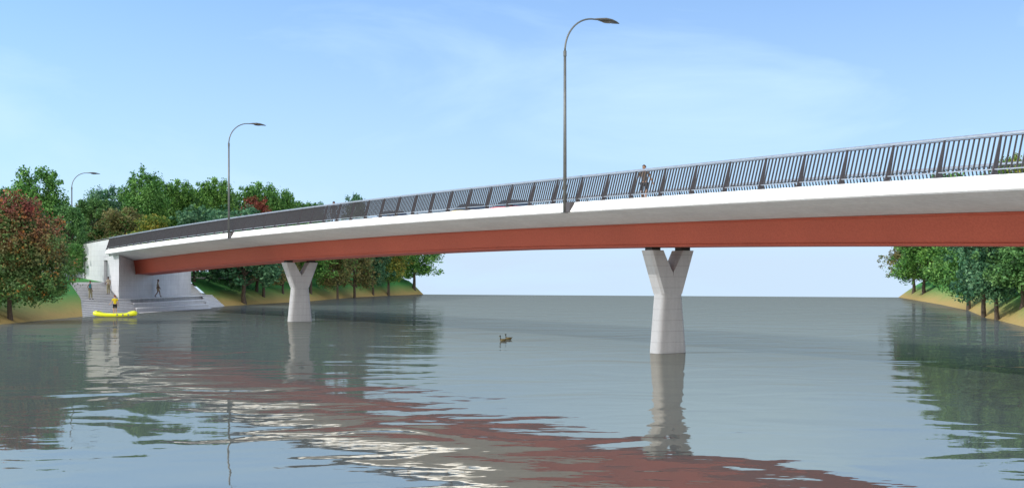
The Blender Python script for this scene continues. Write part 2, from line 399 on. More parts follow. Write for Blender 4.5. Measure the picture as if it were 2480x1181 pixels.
# left bank, near side: each row stops at the edge of the stone steps, then at the retaining wall
WC = Vector((-38.3, 112.6)); WD = Vector((-36.9, 132.9))          # front wall of the abutment, near and far corner
def wall_y_for(q):
    lo, hi = 100, 200
    for S in np.arange(14, -42, -.25):
        p = BP(S, .95, 0)
        if XL(p.y)-p.x > q: return p.y
    p = BP(-42, .95, 0); return p.y
rows = []
for q in QS:
    if q <= 6.2: ye = float(np.interp(q, [-3, 0, 3.1, 6.2], [99.0, 99.8, 106.0, 110.3]))
    else: ye = wall_y_for(q)
    r = []
    for k in range(121):
        y = -80+174*(1-(1-k/80)**1.5) if k <= 80 else 94+(ye-94)*(k-80)/40
        x = XL(y)-q
        r.append((x, y, prof_s(q)+wob(x, y)*min(1, max(0, q/3))*min(1, (ye-y)/6) + (.10*math.sin(min(1, max(0, q/6.2))*math.pi) if q < 6.2 else 0)))
    rows.append(r)
strip_mesh('grass_bank', rows, M['grass'])
rows = []
for q in QS:
    ys = float(np.interp(q, [-3, 0, 2.1, 4.2, 6.8, 160], [132.2, 132.6, 134.3, 136.5, 139.0, 250.0])) if q < 6.9 else 139+(q-6.8)*.95
    r = []
    for k in range(91):
        x0 = XL(212)-q; ye = yfar(x0)
        y = ys+(max(ye, ys+1)-ys)*k/90; x = XL(y)-q
        ye2 = yfar(x)
        r.append((x, y, prof_n(q, y)+wob(x, y)*min(1, max(0, q/3))))
    rows.append(r)
strip_mesh('grass_bank', rows, M['grass'])
rows = []
for q in QS:
    r = []
    for k in range(121):
        y = -80+(yfar(XR(184)+q)+80)*k/120; x = XR(y)+q
        r.append((x, y, prof_r(q)+wob(x, y)*min(1, max(0, q/3))))
    rows.append(r)
strip_mesh('grass_bank', rows, M['grass'])
wv = [(-70, -90, 0), (90, -90, 0), (90, yfar(90), 0), (-70, yfar(-70), 0)]
tag(mesh_obj('river_water', wv, [(0, 1, 2, 3)], M['water']), kind='structure')
# riverbed under the whole scene
tag(mesh_obj('riverbed', [(x, y, -3.0) for x, y, _ in wv], [(0, 1, 2, 3)], M['grass']), kind='structure')
# footpath beyond the abutment
pts = [(-44.5, 141.0), (-41.5, 142.6), (-39.6, 144.3), (-38.2, 146.6), (-37.4, 149.5), (-36.8, 153)]
pv = []
for i, (x, y) in enumerate(pts):
    a = Vector(pts[max(0, i-1)]); b = Vector(pts[min(len(pts)-1, i+1)]); t = (b-a).normalized(); n = Vector((-t.y, t.x))
    for s in (-1, 1):
        xx, yy = x+n.x*s*.8, y+n.y*s*.8; pv.append((xx, yy, ground_left(xx, yy)+.09))
tag(recalc(mesh_obj('path', pv, [(2*i, 2*i+1, 2*i+3, 2*i+2) for i in range(len(pts)-1)], M['path'])), kind='structure')
def wall_S(u):                                        # S at which the skewed front wall (or its line) crosses offset u
    prev = None
    for S in np.arange(30, -40, -.1):
        p = BP(S, u, 0); side_ = (WD-WC).x*(p.y-WC.y)-(WD-WC).y*(p.x-WC.x)
        if side_ > 0: return float(S)
    return -40
# raised approach behind the abutment
rows = []
EMB = [(1.25, -3.8), (1.25, -.35), (DW-.3, -.35), (DW+.3, -.45), (DW+1.6, -1.7), (DW+2.7, -3.0), (DW+3.2, -4.6)]
EMB = [(u, v, wall_S(u)-.8-(1.5 if u > DW-1 else 0)) for u, v in EMB]
for f in np.linspace(0, 1, 32):
    r = []
    for u, v, s0 in EMB:
        p = BP(s0+(-44-s0)*f, u, v); r.append(tuple(p))
    rows.append(r)
strip_mesh('embankment', rows, M['grass'])

# ------------------------------------------------------------------ bridge
bridge = empty('road_bridge', (BP(66, GC, -7)).xyz*0)
tag(bridge, 'arched road bridge with white edge and deep red steel girder on two Y shaped piers', 'bridge')
def extrude_section(name, sec, S0, S1, step, mat, parent, closed=True, cap=True, sharp=30):
    """sec(S) -> [(u, v)...]; UV: metres along, metres round"""
    n = int(round((S1-S0)/step)); mb = MB()
    for i in range(n+1):
        S = S0+(S1-S0)*i/n; pr = sec(S); acc = 0; last = None
        for (u, v) in pr:
            if last: acc += math.hypot(u-last[0], v-last[1])
            last = (u, v); mb.v.append(tuple(BP(S, u, v))); mb.uv.append((S, acc))
    m = len(sec(S0))
    for i in range(n):
        for k in range(m if closed else m-1):
            k2 = (k+1) % m; mb.f.append((i*m+k, i*m+k2, (i+1)*m+k2, (i+1)*m+k))
    if cap:
        mb.f.append(tuple(range(m))); mb.f.append(tuple(n*m+k for k in range(m))[::-1])
    o = recalc(mb.build(name, mat, parent)); return autosmooth(o, sharp)
# deck slab (soffit side), kept just inside the fascia pieces
deck_sec = lambda S: [(.30, -.34), (.30, -.40), (.42, -.50), (.92, -.545), (1.0, -.60), (3.05, gtop(S)), (2*GC-3.05, gtop(S)), (DW-1.0, -.60), (DW-.92, -.545), (DW-.42, -.50), (DW-.30, -.40), (DW-.30, -.12), (DW-.75, -.12), (DW-.75, -.02), (DW-2.6, -.02), (DW-2.6, -.17), (2.4, -.17), (2.4, -.02), (.9, -.02), (.9, -.12), (.3, -.12)]
extrude_section('deck', deck_sec, S_END+.05, 134, 1.0, M['soffit'], bridge, sharp=20)
deck_in = lambda S: [(1.3, -.30), (1.3, -.55), (3.05, gtop(S)), (2*GC-3.05, gtop(S)), (DW-1.0, -.60), (DW-.92, -.545), (DW-.42, -.50), (DW-.30, -.40), (DW-.30, -.12), (DW-.75, -.12), (DW-.75, -.17)]
extrude_section('deck', deck_in, 1.0, S_END+.05, 1.0, M['soffit'], bridge, sharp=20)
fas = lambda S: [(0, -.41), (.2, 0), (.74, 0), (.74, -.10), (.32, -.14), (.32, -.38), (.90, -.53), (.86, -.545), (.02, -.435)]
extrude_section('fascia', fas, S_END, 134, 1.0, M['fascia'], bridge, sharp=20)
fas2 = lambda S: [(DW-a, b) for a, b in fas(S)]
extrude_section('fascia', fas2, 1.0, 134, 1.0, M['fascia'], bridge, sharp=20)
# the grey underside lip of the fascia is bare concrete
lip = lambda S: [(.035, -.44), (.91, -.556), (.91, -.60), (.05, -.465)]
extrude_section('fascia_lip', lip, S_END+.01, 134, 1.0, M['soffit'], bridge, sharp=20)
# steel box girder: it runs into the skewed front wall of the abutment
gird0 = None
gird = lambda S: [(3.1, gtop(S)-.01), (3.1, gtop(S)-.07), (3.16, gtop(S)-.10), (3.47, gbot(S)+.10), (3.42, gbot(S)+.08), (3.42, gbot(S)), (2*GC-3.42, gbot(S)), (2*GC-3.42, gbot(S)+.08), (2*GC-3.47, gbot(S)+.10), (2*GC-3.16, gtop(S)-.10), (2*GC-3.1, gtop(S)-.07), (2*GC-3.1, gtop(S)-.01)]
g = extrude_section('girder', gird, wall_S(GC)-3.5, 134, 1.0, M['girder'], bridge, sharp=20)
bm = bmesh.new(); bm.from_mesh(g.data)                # trim it at the wall
d = (WD-WC).normalized(); pn = Vector((-d.y, d.x, 0))
bmesh.ops.bisect_plane(bm, geom=bm.verts[:]+bm.edges[:]+bm.faces[:], plane_co=(WC.x, WC.y, 0)+pn*.0 if False else Vector((WC.x, WC.y, 0))+pn*.05, plane_no=pn, clear_outer=True)
bm.to_mesh(g.data); bm.free()
# carriageway and lane lines
extrude_section('carriageway', lambda S: [(2.42, -.164), (2.42, -.160), (DW-2.62, -.160), (DW-2.62, -.164)], 14, 134, 2, M['asphalt'], bridge)

def pier(S, sc):
    c = plan(S)+nrm(S)*GC; t = tang(S); n = nrm(S)
    top = ztop(S)+gbot(S)-.15
    D = .41
    root = empty('pier_frame', (0, 0, 0))
    COL.objects.unlink(root); bpy.data.objects.remove(root)
    def P(a, b, z): return (c.x+n.x*a+t.x*b, c.y+n.y*a+t.y*b, z)
    def ring(cx, hw, hd, z, r):
        out = []
        r = min(r, hw, hd)
        for qx, qy, a0 in ((1, 1, 0), (-1, 1, 90), (-1, -1, 180), (1, -1, 270)):
            for k in range(6):
                a = R(a0+90*k/5); out.append(P(cx+qx*(hw-r)+r*math.cos(a), qy*(hd-r)+r*math.sin(a), z))
        return out
    tb, tw, tt = .86*sc, .60*sc, 1.29*sc; aw = .36*sc
    zw = top*.575; zn = top*.785
    mb = MB()
    def loft(rs):
        b = len(mb.v); m = len(rs[0])
        for r_ in rs: mb.v += r_; mb.uv += [(0, 0)]*m
        for i in range(len(rs)-1):
            for k in range(m): mb.f.append((b+i*m+k, b+i*m+(k+1) % m, b+(i+1)*m+(k+1) % m, b+(i+1)*m+k))
        mb.f.append(tuple(b+k for k in range(m))[::-1]); mb.f.append(tuple(b+(len(rs)-1)*m+k for k in range(m)))
    # stem, round at the waist and foot
    rs = []
    for k in range(13):
        f = k/12; z = -2.5+(zw+2.5)*f
        hw = np.interp(z, [-2.5, 0, zw], [tb*1.06, tb, tw]); rs.append(ring(0, hw, D, z, .26))
    # head: one prism with a rounded V notch cut by its outline (in the n-z plane), faces D apart
    loft(rs)
    nt = 10
    for sgn in (-1, 1):
        rs = []
        for k in range(nt+1):
            f = k/nt; z = zw+(top-zw)*f
            outer = tw+(tt-tw)*f
            if z <= zn: inner = 0.0
            else:
                g_ = (z-zn)/(top-zn); inner = (tt-2*aw)*(.25*math.sqrt(g_)+.75*g_)
            cx = (outer+inner)/2*sgn; hw = (outer-inner)/2+(.002 if z <= zn else 0)
            rs.append([P(sgn*inner, -D, z), P(sgn*outer-.10*sgn, -D, z), P(sgn*outer, -D+.12, z), P(sgn*outer, D-.12, z), P(sgn*outer-.10*sgn, D, z), P(sgn*inner, D, z)])
        b = len(mb.v); m = 6
        for r_ in rs: mb.v += r_; mb.uv += [(0, 0)]*m
        for i in range(len(rs)-1):
            for k in range(m):
                if k == m-1 and (zw+(top-zw)*(i+1)/nt) <= zn: continue
                mb.f.append((b+i*m+k, b+i*m+(k+1) % m, b+(i+1)*m+(k+1) % m, b+(i+1)*m+k))
        mb.f.append(tuple(b+(len(rs)-1)*m+k for k in range(m))); mb.f.append(tuple(b+k for k in range(m))[::-1])
    o = mb.build('pier', M['pier'], bridge); recalc(o); autosmooth(o, 32)
    for sgn in (-1, 1):
        m2 = MB(); a = sgn*(tt-.42*sc)
        m2.box(P(a, 0, top+.075), (.5, .5, .15), (n.x, n.y, 0), (t.x, t.y, 0)); m2.build('bearing', M['bearing'], o)
    return o
def find_S(x, y):
    return SU(x, y)[0]
for S_p, k_p in ((88.3, 1.0), (45.7, 1.08)): pier(S_p, k_p)

# ------------------------------------------------------------------ railings
def railing(u0, lean, name_label, S0=S_END-1.0, S1=133.1, far=False):
    root = empty('bridge_railing', tuple(BP(66, u0, 0)))
    base = root.location.copy()
    tag(root, name_label, 'railing')
    RB = lambda S, u, v: BP(S, u, v)-base
    H = 1.2
    top_u = u0+lean
    def uu(v): return u0+lean*v/H
    def sec_obj(name, sec, mat):
        n = int((S1-S0)/1.0); mb = MB()
        for i in range(n+1):
            S = S0+(S1-S0)*i/n
            for (u, v) in sec: mb.v.append(tuple(RB(S, u, v))); mb.uv.append((0, 0))
        m = len(sec)
        for i in range(n):
            for k in range(m): mb.f.append((i*m+k, i*m+(k+1) % m, (i+1)*m+(k+1) % m, (i+1)*m+k))
        mb.f.append(tuple(range(m))); mb.f.append(tuple(n*m+k for k in range(m))[::-1])
        return recalc(mb.build(name, mat, root))
    tu = uu(H)
    sec_obj('handrail', [(tu-.06, H-.05), (tu-.06, H+.005), (tu-.03, H+.03), (tu+.05, H+.03), (tu+.07, H+.005), (tu+.07, H-.05)], M['hand_steel'])
    bu = uu(.17)
    sec_obj('lower_rail', [(bu-.03, .155), (bu-.03, .185), (bu+.03, .185), (bu+.03, .155)], M['hand_steel'])
    hu = uu(H-.09)
    sec_obj('upper_rail', [(hu-.03, H-.10), (hu-.03, H-.075), (hu+.03, H-.075), (hu+.03, H-.10)], M['dark_steel'])
    nb = int((S1-S0)/2.0); bars = []
    def bar(mb, S):
        t = tang(S); n = nrm(S); T = Vector((t.x, t.y, 0)); N = Vector((n.x, n.y, 0))
        a = RB(S, uu(.18), .18); b = RB(S, uu(H-.09), H-.09); hw, hd = .006, .036
        mb.box8([a-T*hw-N*hd, a+T*hw-N*hd, a+T*hw+N*hd, a-T*hw+N*hd, b-T*hw-N*hd, b+T*hw-N*hd, b+T*hw+N*hd, b-T*hw+N*hd])
    for i in range(nb+1):
        S = S0+i*2.0+.3; t = tang(S); n = nrm(S); T = Vector((t.x, t.y, 0)); N = Vector((n.x, n.y, 0)); mb = MB()
        a = RB(S, uu(0)+.02, .02); b = RB(S, uu(H-.05), H-.05)
        mb.box8([a-T*.012-N*.10, a+T*.012-N*.10, a+T*.012+N*.12, a-T*.012+N*.12, b-T*.012-N*.045, b+T*.012-N*.045, b+T*.012+N*.045, b-T*.012+N*.045])
        mb.box(a+Vector((0, 0, -.01)), (.30, .24, .025), T, N); 
        for sx in (-1, 1): mb.box(a+T*.10*sx+Vector((0, 0, .02)), (.04, .04, .04), T, N)
        mb.build('post', M['dark_steel'], root)
        for k in range(1, 11):
            s = S+2.0*k/11
            if s < S1-.05: bars.append(s)
    bars.sort(key=lambda s: abs(s-108))                 # the nearest bars show largest
    for s in bars[:96]:
        mb = MB(); bar(mb, s); mb.build('baluster', M['bar_steel'], root)
    mb = MB()
    for s in bars[96:]: bar(mb, s)
    o = mb.build('baluster', M['bar_steel'], root); tag(o, kind='stuff')
    return root
railing(.38, .34, 'dark barred railing along the near white edge of the bridge, under a pale handrail')
railing(DW-.38, -.34, 'far side bridge railing glimpsed through the bars of the near one', 1.0)

# ------------------------------------------------------------------ abutment and retaining wall
def soffit_v(u, S):
    return float(np.interp(u, [0, .9, 3.05, 2*GC-3.05, DW-.9, DW], [-.45, -.60, gtop(S), gtop(S), -.60, -.45]))
abut = empty('bridge_abutment', (WC.x, WC.y, 0)); O = Vector((WC.x, WC.y, 0))
tag(abut, 'pale stone abutment block under the left end of the bridge, shaded front towards the river', 'abutment')
mb = MB(); n = 40; L = (WD-WC).length
for i in range(n+1):
    p = WC+(WD-WC)*i/n; S, u = SU(p.x, p.y)
    zt = ztop(S)+(soffit_v(u, S) if 0 <= u <= DW else -.6)-.03
    mb.v += [(p.x-O.x, p.y-O.y, -1.0), (p.x-O.x, p.y-O.y, zt)]; mb.uv += [(L*i/n, -1), (L*i/n, zt)]
for i in range(n): mb.f.append((2*i, 2*i+2, 2*i+3, 2*i+1))
# far side return
e = Vector((WD.x-7.0, WD.y+9.5)); b = len(mb.v)
S, u = SU(WD.x, WD.y); zt = 5.4
mb.v += [(WD.x-O.x, WD.y-O.y, -1), (e.x-O.x, e.y-O.y, -1), (e.x-O.x, e.y-O.y, zt), (WD.x-O.x, WD.y-O.y, zt)]; mb.uv += [(0, -1), (11.8, -1), (11.8, zt), (0, zt)]
mb.f.append((b, b+1, b+2, b+3))
mb.build('front_wall', M['wall'], abut)
# side wall under the overhang, from the corner back to the doorway
S_C = SU(WC.x, WC.y)[0]; UW = SU(WC.x, WC.y)[1]
S_D1, S_D0 = 10.6, 9.45                                # doorway
def side(mb, Sa, Sb, z0f, z1f, u=UW, step=.5):
    n = max(1, int(abs(Sb-Sa)/step)); b = len(mb.v)
    for i in range(n+1):
        S = Sa+(Sb-Sa)*i/n; p = plan(S)+nrm(S)*u
        for z in (z0f(S), z1f(S)): mb.v.append((p.x-O.x, p.y-O.y, z)); mb.uv.append((S, z))
    for i in range(n): mb.f.append((b+2*i, b+2*i+2, b+2*i+3, b+2*i+1))
under = lambda S: ztop(S)+soffit_v(UW, S)-.02
mb = MB()
def corner_pt(S):
    return plan(S)+nrm(S)*UW
side(mb, S_C, S_D1, lambda S: -1, under)
# exact closing strip to the corner
p = corner_pt(S_C); b = len(mb.v); zt = under(S_C)
mb.v += [(0, 0, -1), (0, 0, zt), (p.x-O.x, p.y-O.y, -1), (p.x-O.x, p.y-O.y, zt)]; mb.uv += [(S_C, -1), (S_C, zt), (S_C, -1), (S_C, zt)]; mb.f.append((b, b+2, b+3, b+1))
mb.build('side_wall', M['wall'], abut)
# doorway: recessed panel with jambs
DZ0, DZ1, DD = 2.80, 5.05, .28
mb = MB()
side(mb, S_D1, S_D0, lambda S: DZ1, under)
side(mb, S_D1, S_D0, lambda S: -1, lambda S: DZ0)
def jamb(S):
    a = plan(S)+nrm(S)*UW; c = plan(S)+nrm(S)*(UW+DD); b = len(mb.v)
    mb.v += [(a.x-O.x, a.y-O.y, DZ0), (c.x-O.x, c.y-O.y, DZ0), (c.x-O.x, c.y-O.y, DZ1), (a.x-O.x, a.y-O.y, DZ1)]; mb.uv += [(0.3, DZ0), (.3+DD, DZ0), (.3+DD, DZ1), (.3, DZ1)]; mb.f.append((b, b+1, b+2, b+3))
jamb(S_D0); jamb(S_D1)
a0, a1 = plan(S_D0)+nrm(S_D0)*UW, plan(S_D1)+nrm(S_D1)*UW; c0, c1 = plan(S_D0)+nrm(S_D0)*(UW+DD), plan(S_D1)+nrm(S_D1)*(UW+DD)
for z in (DZ0, DZ1):
    b = len(mb.v); mb.v += [(q.x-O.x, q.y-O.y, z) for q in (a0, a1, c1, c0)]; mb.uv += [(0, 0)]*4; mb.f.append((b, b+1, b+2, b+3))
mb.build('door_surround', M['wall'], abut)
mb = MB(); side(mb, S_D1, S_D0, lambda S: DZ0, lambda S: DZ1, UW+DD, 1.2)
door = mb.build('door', M['door'], abut)
mb = MB(); p = plan(S_D1-.2)+nrm(S_D1)*(UW+DD-.05); mb.box((p.x-O.x, p.y-O.y, 3.85), (.05, .05, .16)); mb.build('handle', M['dark_steel'], door)
# back slab closes the block on top
mb = MB()
bk = []
for S in np.arange(S_END+.02, 1.9, -1): bk.append(S)
rw = empty('retaining_wall', tuple(BP(S_D0, UW, -7))); rw.location.z = 0; O = rw.location.copy()
tag(rw, 'tall pale sunlit block wall behind the stone steps with a thin rail on top', 'retaining wall')
par = lambda S: ztop(S)+1.07
mb = MB()
side(mb, S_D0, -42, lambda S: -1, par)
side(mb, 11.0, S_D0, lambda S: under(S)+.02, par)
side(mb, S_D0, -42, lambda S: -1, par, UW+.35)
b = len(mb.v)
for S in list(np.arange(S_D0, -42.1, -1.0)):
    for u in (UW, UW+.35):
        p = plan(S)+nrm(S)*u; mb.v.append((p.x-O.x, p.y-O.y, par(S))); mb.uv.append((S, u))
nn = (len(mb.v)-b)//2
for i in range(nn-1): mb.f.append((b+2*i, b+2*i+1, b+2*i+3, b+2*i+2))
p0 = plan(S_D0)+nrm(S_D0)*UW; p1 = plan(S_D0)+nrm(S_D0)*(UW+.35); b = len(mb.v)
z0, z1 = under(S_D0), par(S_D0)
mb.v += [(p0.x-O.x, p0.y-O.y, z0), (p1.x-O.x, p1.y-O.y, z0), (p1.x-O.x, p1.y-O.y, z1), (p0.x-O.x, p0.y-O.y, z1)]; mb.uv += [(0, z0), (.35, z0), (.35, z1), (0, z1)]; mb.f.append((b, b+1, b+2, b+3))
mb.build('wall_face', M['wall'], rw)
mb = MB()
for i, S in enumerate(np.arange(12.4, -42, -1.0)):
    p, q = BP(S, UW+.12, 1.22)-O, BP(S-1, UW+.12, 1.22)-O
    mb.tube([p, q], .028, 6, False)
mb.build('handrail', M['hand_steel'], rw)
mb = MB()
for S in np.arange(11.5, -42, -2.0): mb.tube([BP(S, UW+.12, .9)-O, BP(S, UW+.12, 1.22)-O], .02, 6)
mb.tube([BP(3.2, UW-.04, -3.0)-O, BP(3.2, UW-.04, .3)-O], .05, 8)
mb.build('rail_support', M['dark_steel'], rw)
# upstand strip joining parapet to the deck end behind the fascia
tag(extrude_section('approach_road', lambda S: [(1.3, -.30), (1.3, -.16), (DW-.4, -.16), (DW-.4, -.30)], -43, 13.4, 2, M['asphalt'], None), kind='structure')

# ------------------------------------------------------------------ riverside steps
steps = empty('riverside_steps', (-38, 112, 0)); O = Vector((-38, 112, 0))
tag(steps, 'pale stone steps and long seating ledges going down to the water beneath the bridge end', 'steps')
def flight(name, A0, A1, B0, B1, z0, z1, n, extra=0, back=.6, mat='step'):
    """front edges run from A(k) to B(k); A0->A1 and B0->B1 are the two sides, bottom to top; n treads, the last at z1"""
    mb = MB(); ms_ = MB(); A0, A1, B0, B1 = map(Vector, (A0, A1, B0, B1)); h = (z1-z0)/n
    for k in range(-extra, n):
        f = k/(n-1) if n > 1 else 0; f2 = (k+1)/(n-1) if n > 1 else 1
        a, b = A0.lerp(A1, f), B0.lerp(B1, f); a2, b2 = A0.lerp(A1, f2), B0.lerp(B1, f2)
        a2 = a2+(a2-a)*.3; b2 = b2+(b2-b)*.3
        z = z0+h*(k+1); zb = z-h-.5
        mb.box8([(p.x-O.x, p.y-O.y, zz) for zz in (zb, z) for p in (a, b, b2, a2)])
        # nosing slab
        ov = .035 if h < .3 else .07
        na, nb_ = a+(a-a2).normalized()*ov, b+(b-b2).normalized()*ov
        ms_.box8([(p.x-O.x, p.y-O.y, zz) for zz in (z-(.05 if h < .3 else .07), z+.004) for p in (na, nb_, b.lerp(b2, .9), a.lerp(a2, .9))])
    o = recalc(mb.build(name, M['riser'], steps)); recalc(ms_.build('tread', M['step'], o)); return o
ZP = 1.25
E0, E1, E2 = (-39.6, 106.0), (-37.8, 111.6), (-34.8, 134.3)
EM0 = (-37.55, 113.6); EM1 = (-35.2, 131.2)
W0, W1, W2, W3 = (-37.07, 99.8), (-35.9, 110.6), (-33.2, 126.5), (-33.0, 132.4)
flight('lower_flight', W0, E0, W1, EM0, 0, ZP, 9, 2)
flight('ledge', W1, EM0, W2, EM1, 0, ZP, 3, 1)
flight('lower_flight', W2, EM1, W3, E2, 0, ZP, 9, 2)
# platform
pl = [E0, EM0, EM1, E2, (-36.3, 136.6), (-38.5, 134.5), (WC.x-1, WC.y+1), (-40.4, 107.4)]
mb = MB(); m_ = len(pl)
mb.v = [(x-O.x, y-O.y, z) for z in (.2, ZP-.006) for x, y in pl]; mb.uv = [(0, 0)]*len(mb.v)
mb.f = [tuple(range(m_, 2*m_))]+[(i, (i+1) % m_, m_+(i+1) % m_, m_+i) for i in range(m_)]
recalc(mb.build('platform', M['step'], steps))
flight('upper_flight', (-39.95, 106.7), (-42.2, 110.4), (-38.5, 112.4), (-40.9, 116.1), ZP, 2.86, 11)
flight('upper_flight', (-37.0, 133.0), (-40.8, 138.2), (-36.5, 136.2), (-38.9, 139.4), ZP, 2.85, 11)
# landing
mb = MB(); pl = [(-42.0, 110.2), (-40.8, 116.0), (-43.0, 118.4), (-43.3, 111.5)]
mb.v = [(x-O.x, y-O.y, z) for z in (2.0, 2.835) for x, y in pl]; mb.uv = [(0, 0)]*8
mb.f = [(4, 5, 6, 7)]+[(i, (i+1) % 4, 4+(i+1) % 4, 4+i) for i in range(4)]
recalc(mb.build('landing', M['step'], steps))
mb = MB()
# ------------------------------------------------------------------ street lamps
def lamp(S, label, base_v=-.44, foot=None):
    n = nrm(S); b = BP(S, -.02, base_v); zb = b.z if foot is None else foot
    if foot is not None: b = BP(S, UW-.45, 0)
    root = empty('street_lamp', (b.x, b.y, zb)); tag(root, label, 'street lamp', 'street lamps along the near side of the bridge')
    H0 = ztop(S)+6.55+(.22 if foot is None else .75)-zb; N = Vector((n.x, n.y, 0))
    mb = MB(); mb.tube([(0, 0, 0), (0, 0, H0)], [.085, .060], 14); mb.build('pole', M['pole'], root, True)
    mb = MB(); mb.tube([(0, 0, H0-.22), (0, 0, H0+.02)], [.075, .075], 14); mb.build('collar', M['pole'], root, False)
    mb = MB(); pts = []
    for k in range(17):
        a = math.pi/2*k/16; pts.append(N*(1.55*(1-math.cos(a)))*1.02+Vector((0, 0, H0+1.62*math.sin(a)-.0)))
    pts.append(pts[-1]+N*.15); mb.tube(pts, [.045-.010*k/17 for k in range(18)], 10); mb.build('arm', M['pole'], root, True)
    tip = pts[-1]; T = Vector((-N.y, N.x, 0)); mb = MB(); rs = []
    for x, w, h, dz in ((-.06, .05, .05, 0), (.12, .11, .07, .01), (.45, .30, .10, .015), (.72, .29, .10, .0), (1.02, .19, .07, -.03), (1.26, .04, .03, -.05)):
        c = tip+N*x+Vector((0, 0, dz)); ring = []
        for k in range(12):
            a = 2*math.pi*k/12; ring.append(c+T*w*math.cos(a)+Vector((0, 0, h*(math.sin(a) if math.sin(a) > 0 else math.sin(a)*.45))))
        rs.append(ring)
    for r_ in rs: mb.v += [tuple(q) for q in r_]; mb.uv += [(0, 0)]*12
    for i in range(5):
        for k in range(12): mb.f.append((i*12+k, i*12+(k+1) % 12, (i+1)*12+(k+1) % 12, (i+1)*12+k))
    mb.f.append(tuple(range(12))[::-1]); mb.f.append(tuple(60+k for k in range(12)))
    hd = recalc(mb.build('lamp_head', M['lamp_head'], root, True))
    mb = MB(); c = tip+N*.60+Vector((0, 0, -.035)); rs = []
    for f, z in ((1, 0), (.7, -.05), (.05, -.07)):
        rs.append([c+N*.33*f*math.cos(a)+T*.17*f*math.sin(a)+Vector((0, 0, z)) for a in [2*math.pi*k/12 for k in range(12)]])
    for r_ in rs: mb.v += [tuple(q) for q in r_]; mb.uv += [(0, 0)]*12
    for i in range(2):
        for k in range(12): mb.f.append((i*12+k, i*12+(k+1) % 12, (i+1)*12+(k+1) % 12, (i+1)*12+k))
    recalc(mb.build('lens', M['lamp_glass'], hd, True))
    if foot is None:
        mb = MB(); t = Vector((tang(S).x, tang(S).y, 0))
        mb.box8([tuple(q) for q in (t*.05-N*.02, t*.36-N*.02, t*.36+N*.14, t*.05+N*.14, t*.05-N*.02+Vector((0, 0, .45)), t*.46-N*.02+Vector((0, 0, .45)), t*.46+N*.26+Vector((0, 0, .45)), t*.05+N*.26+Vector((0, 0, .45)))])
        recalc(mb.build('bracket', M['dark_steel'], root))
        mb = MB(); mb.box(N*.05+Vector((0, 0, -.01)), (.3, .34, .03), t, N); mb.build('base_plate', M['pole'], root)
    else:
        mb = MB(); mb.tube([(0, 0, 0), (0, 0, 1.1)], [.11, .105], 12); mb.build('base_sleeve', M['pole'], root)
        for z in (2.4, 3.6):
            mb = MB(); mb.box(N*.2+Vector((0, 0, z)), (.06, .45, .06), (-N.y, N.x, 0), N); mb.build('wall_bracket', M['pole'], root)
    return root
lamp(S_L1, 'nearest and tallest looking grey street lamp, curved arm over the middle of the bridge')
lamp(S_L2, 'grey curved arm street lamp on the bridge edge between the left pier and the abutment')
lamp(0.0, 'farthest street lamp, standing against the retaining wall behind the autumn tree', foot=2.75)

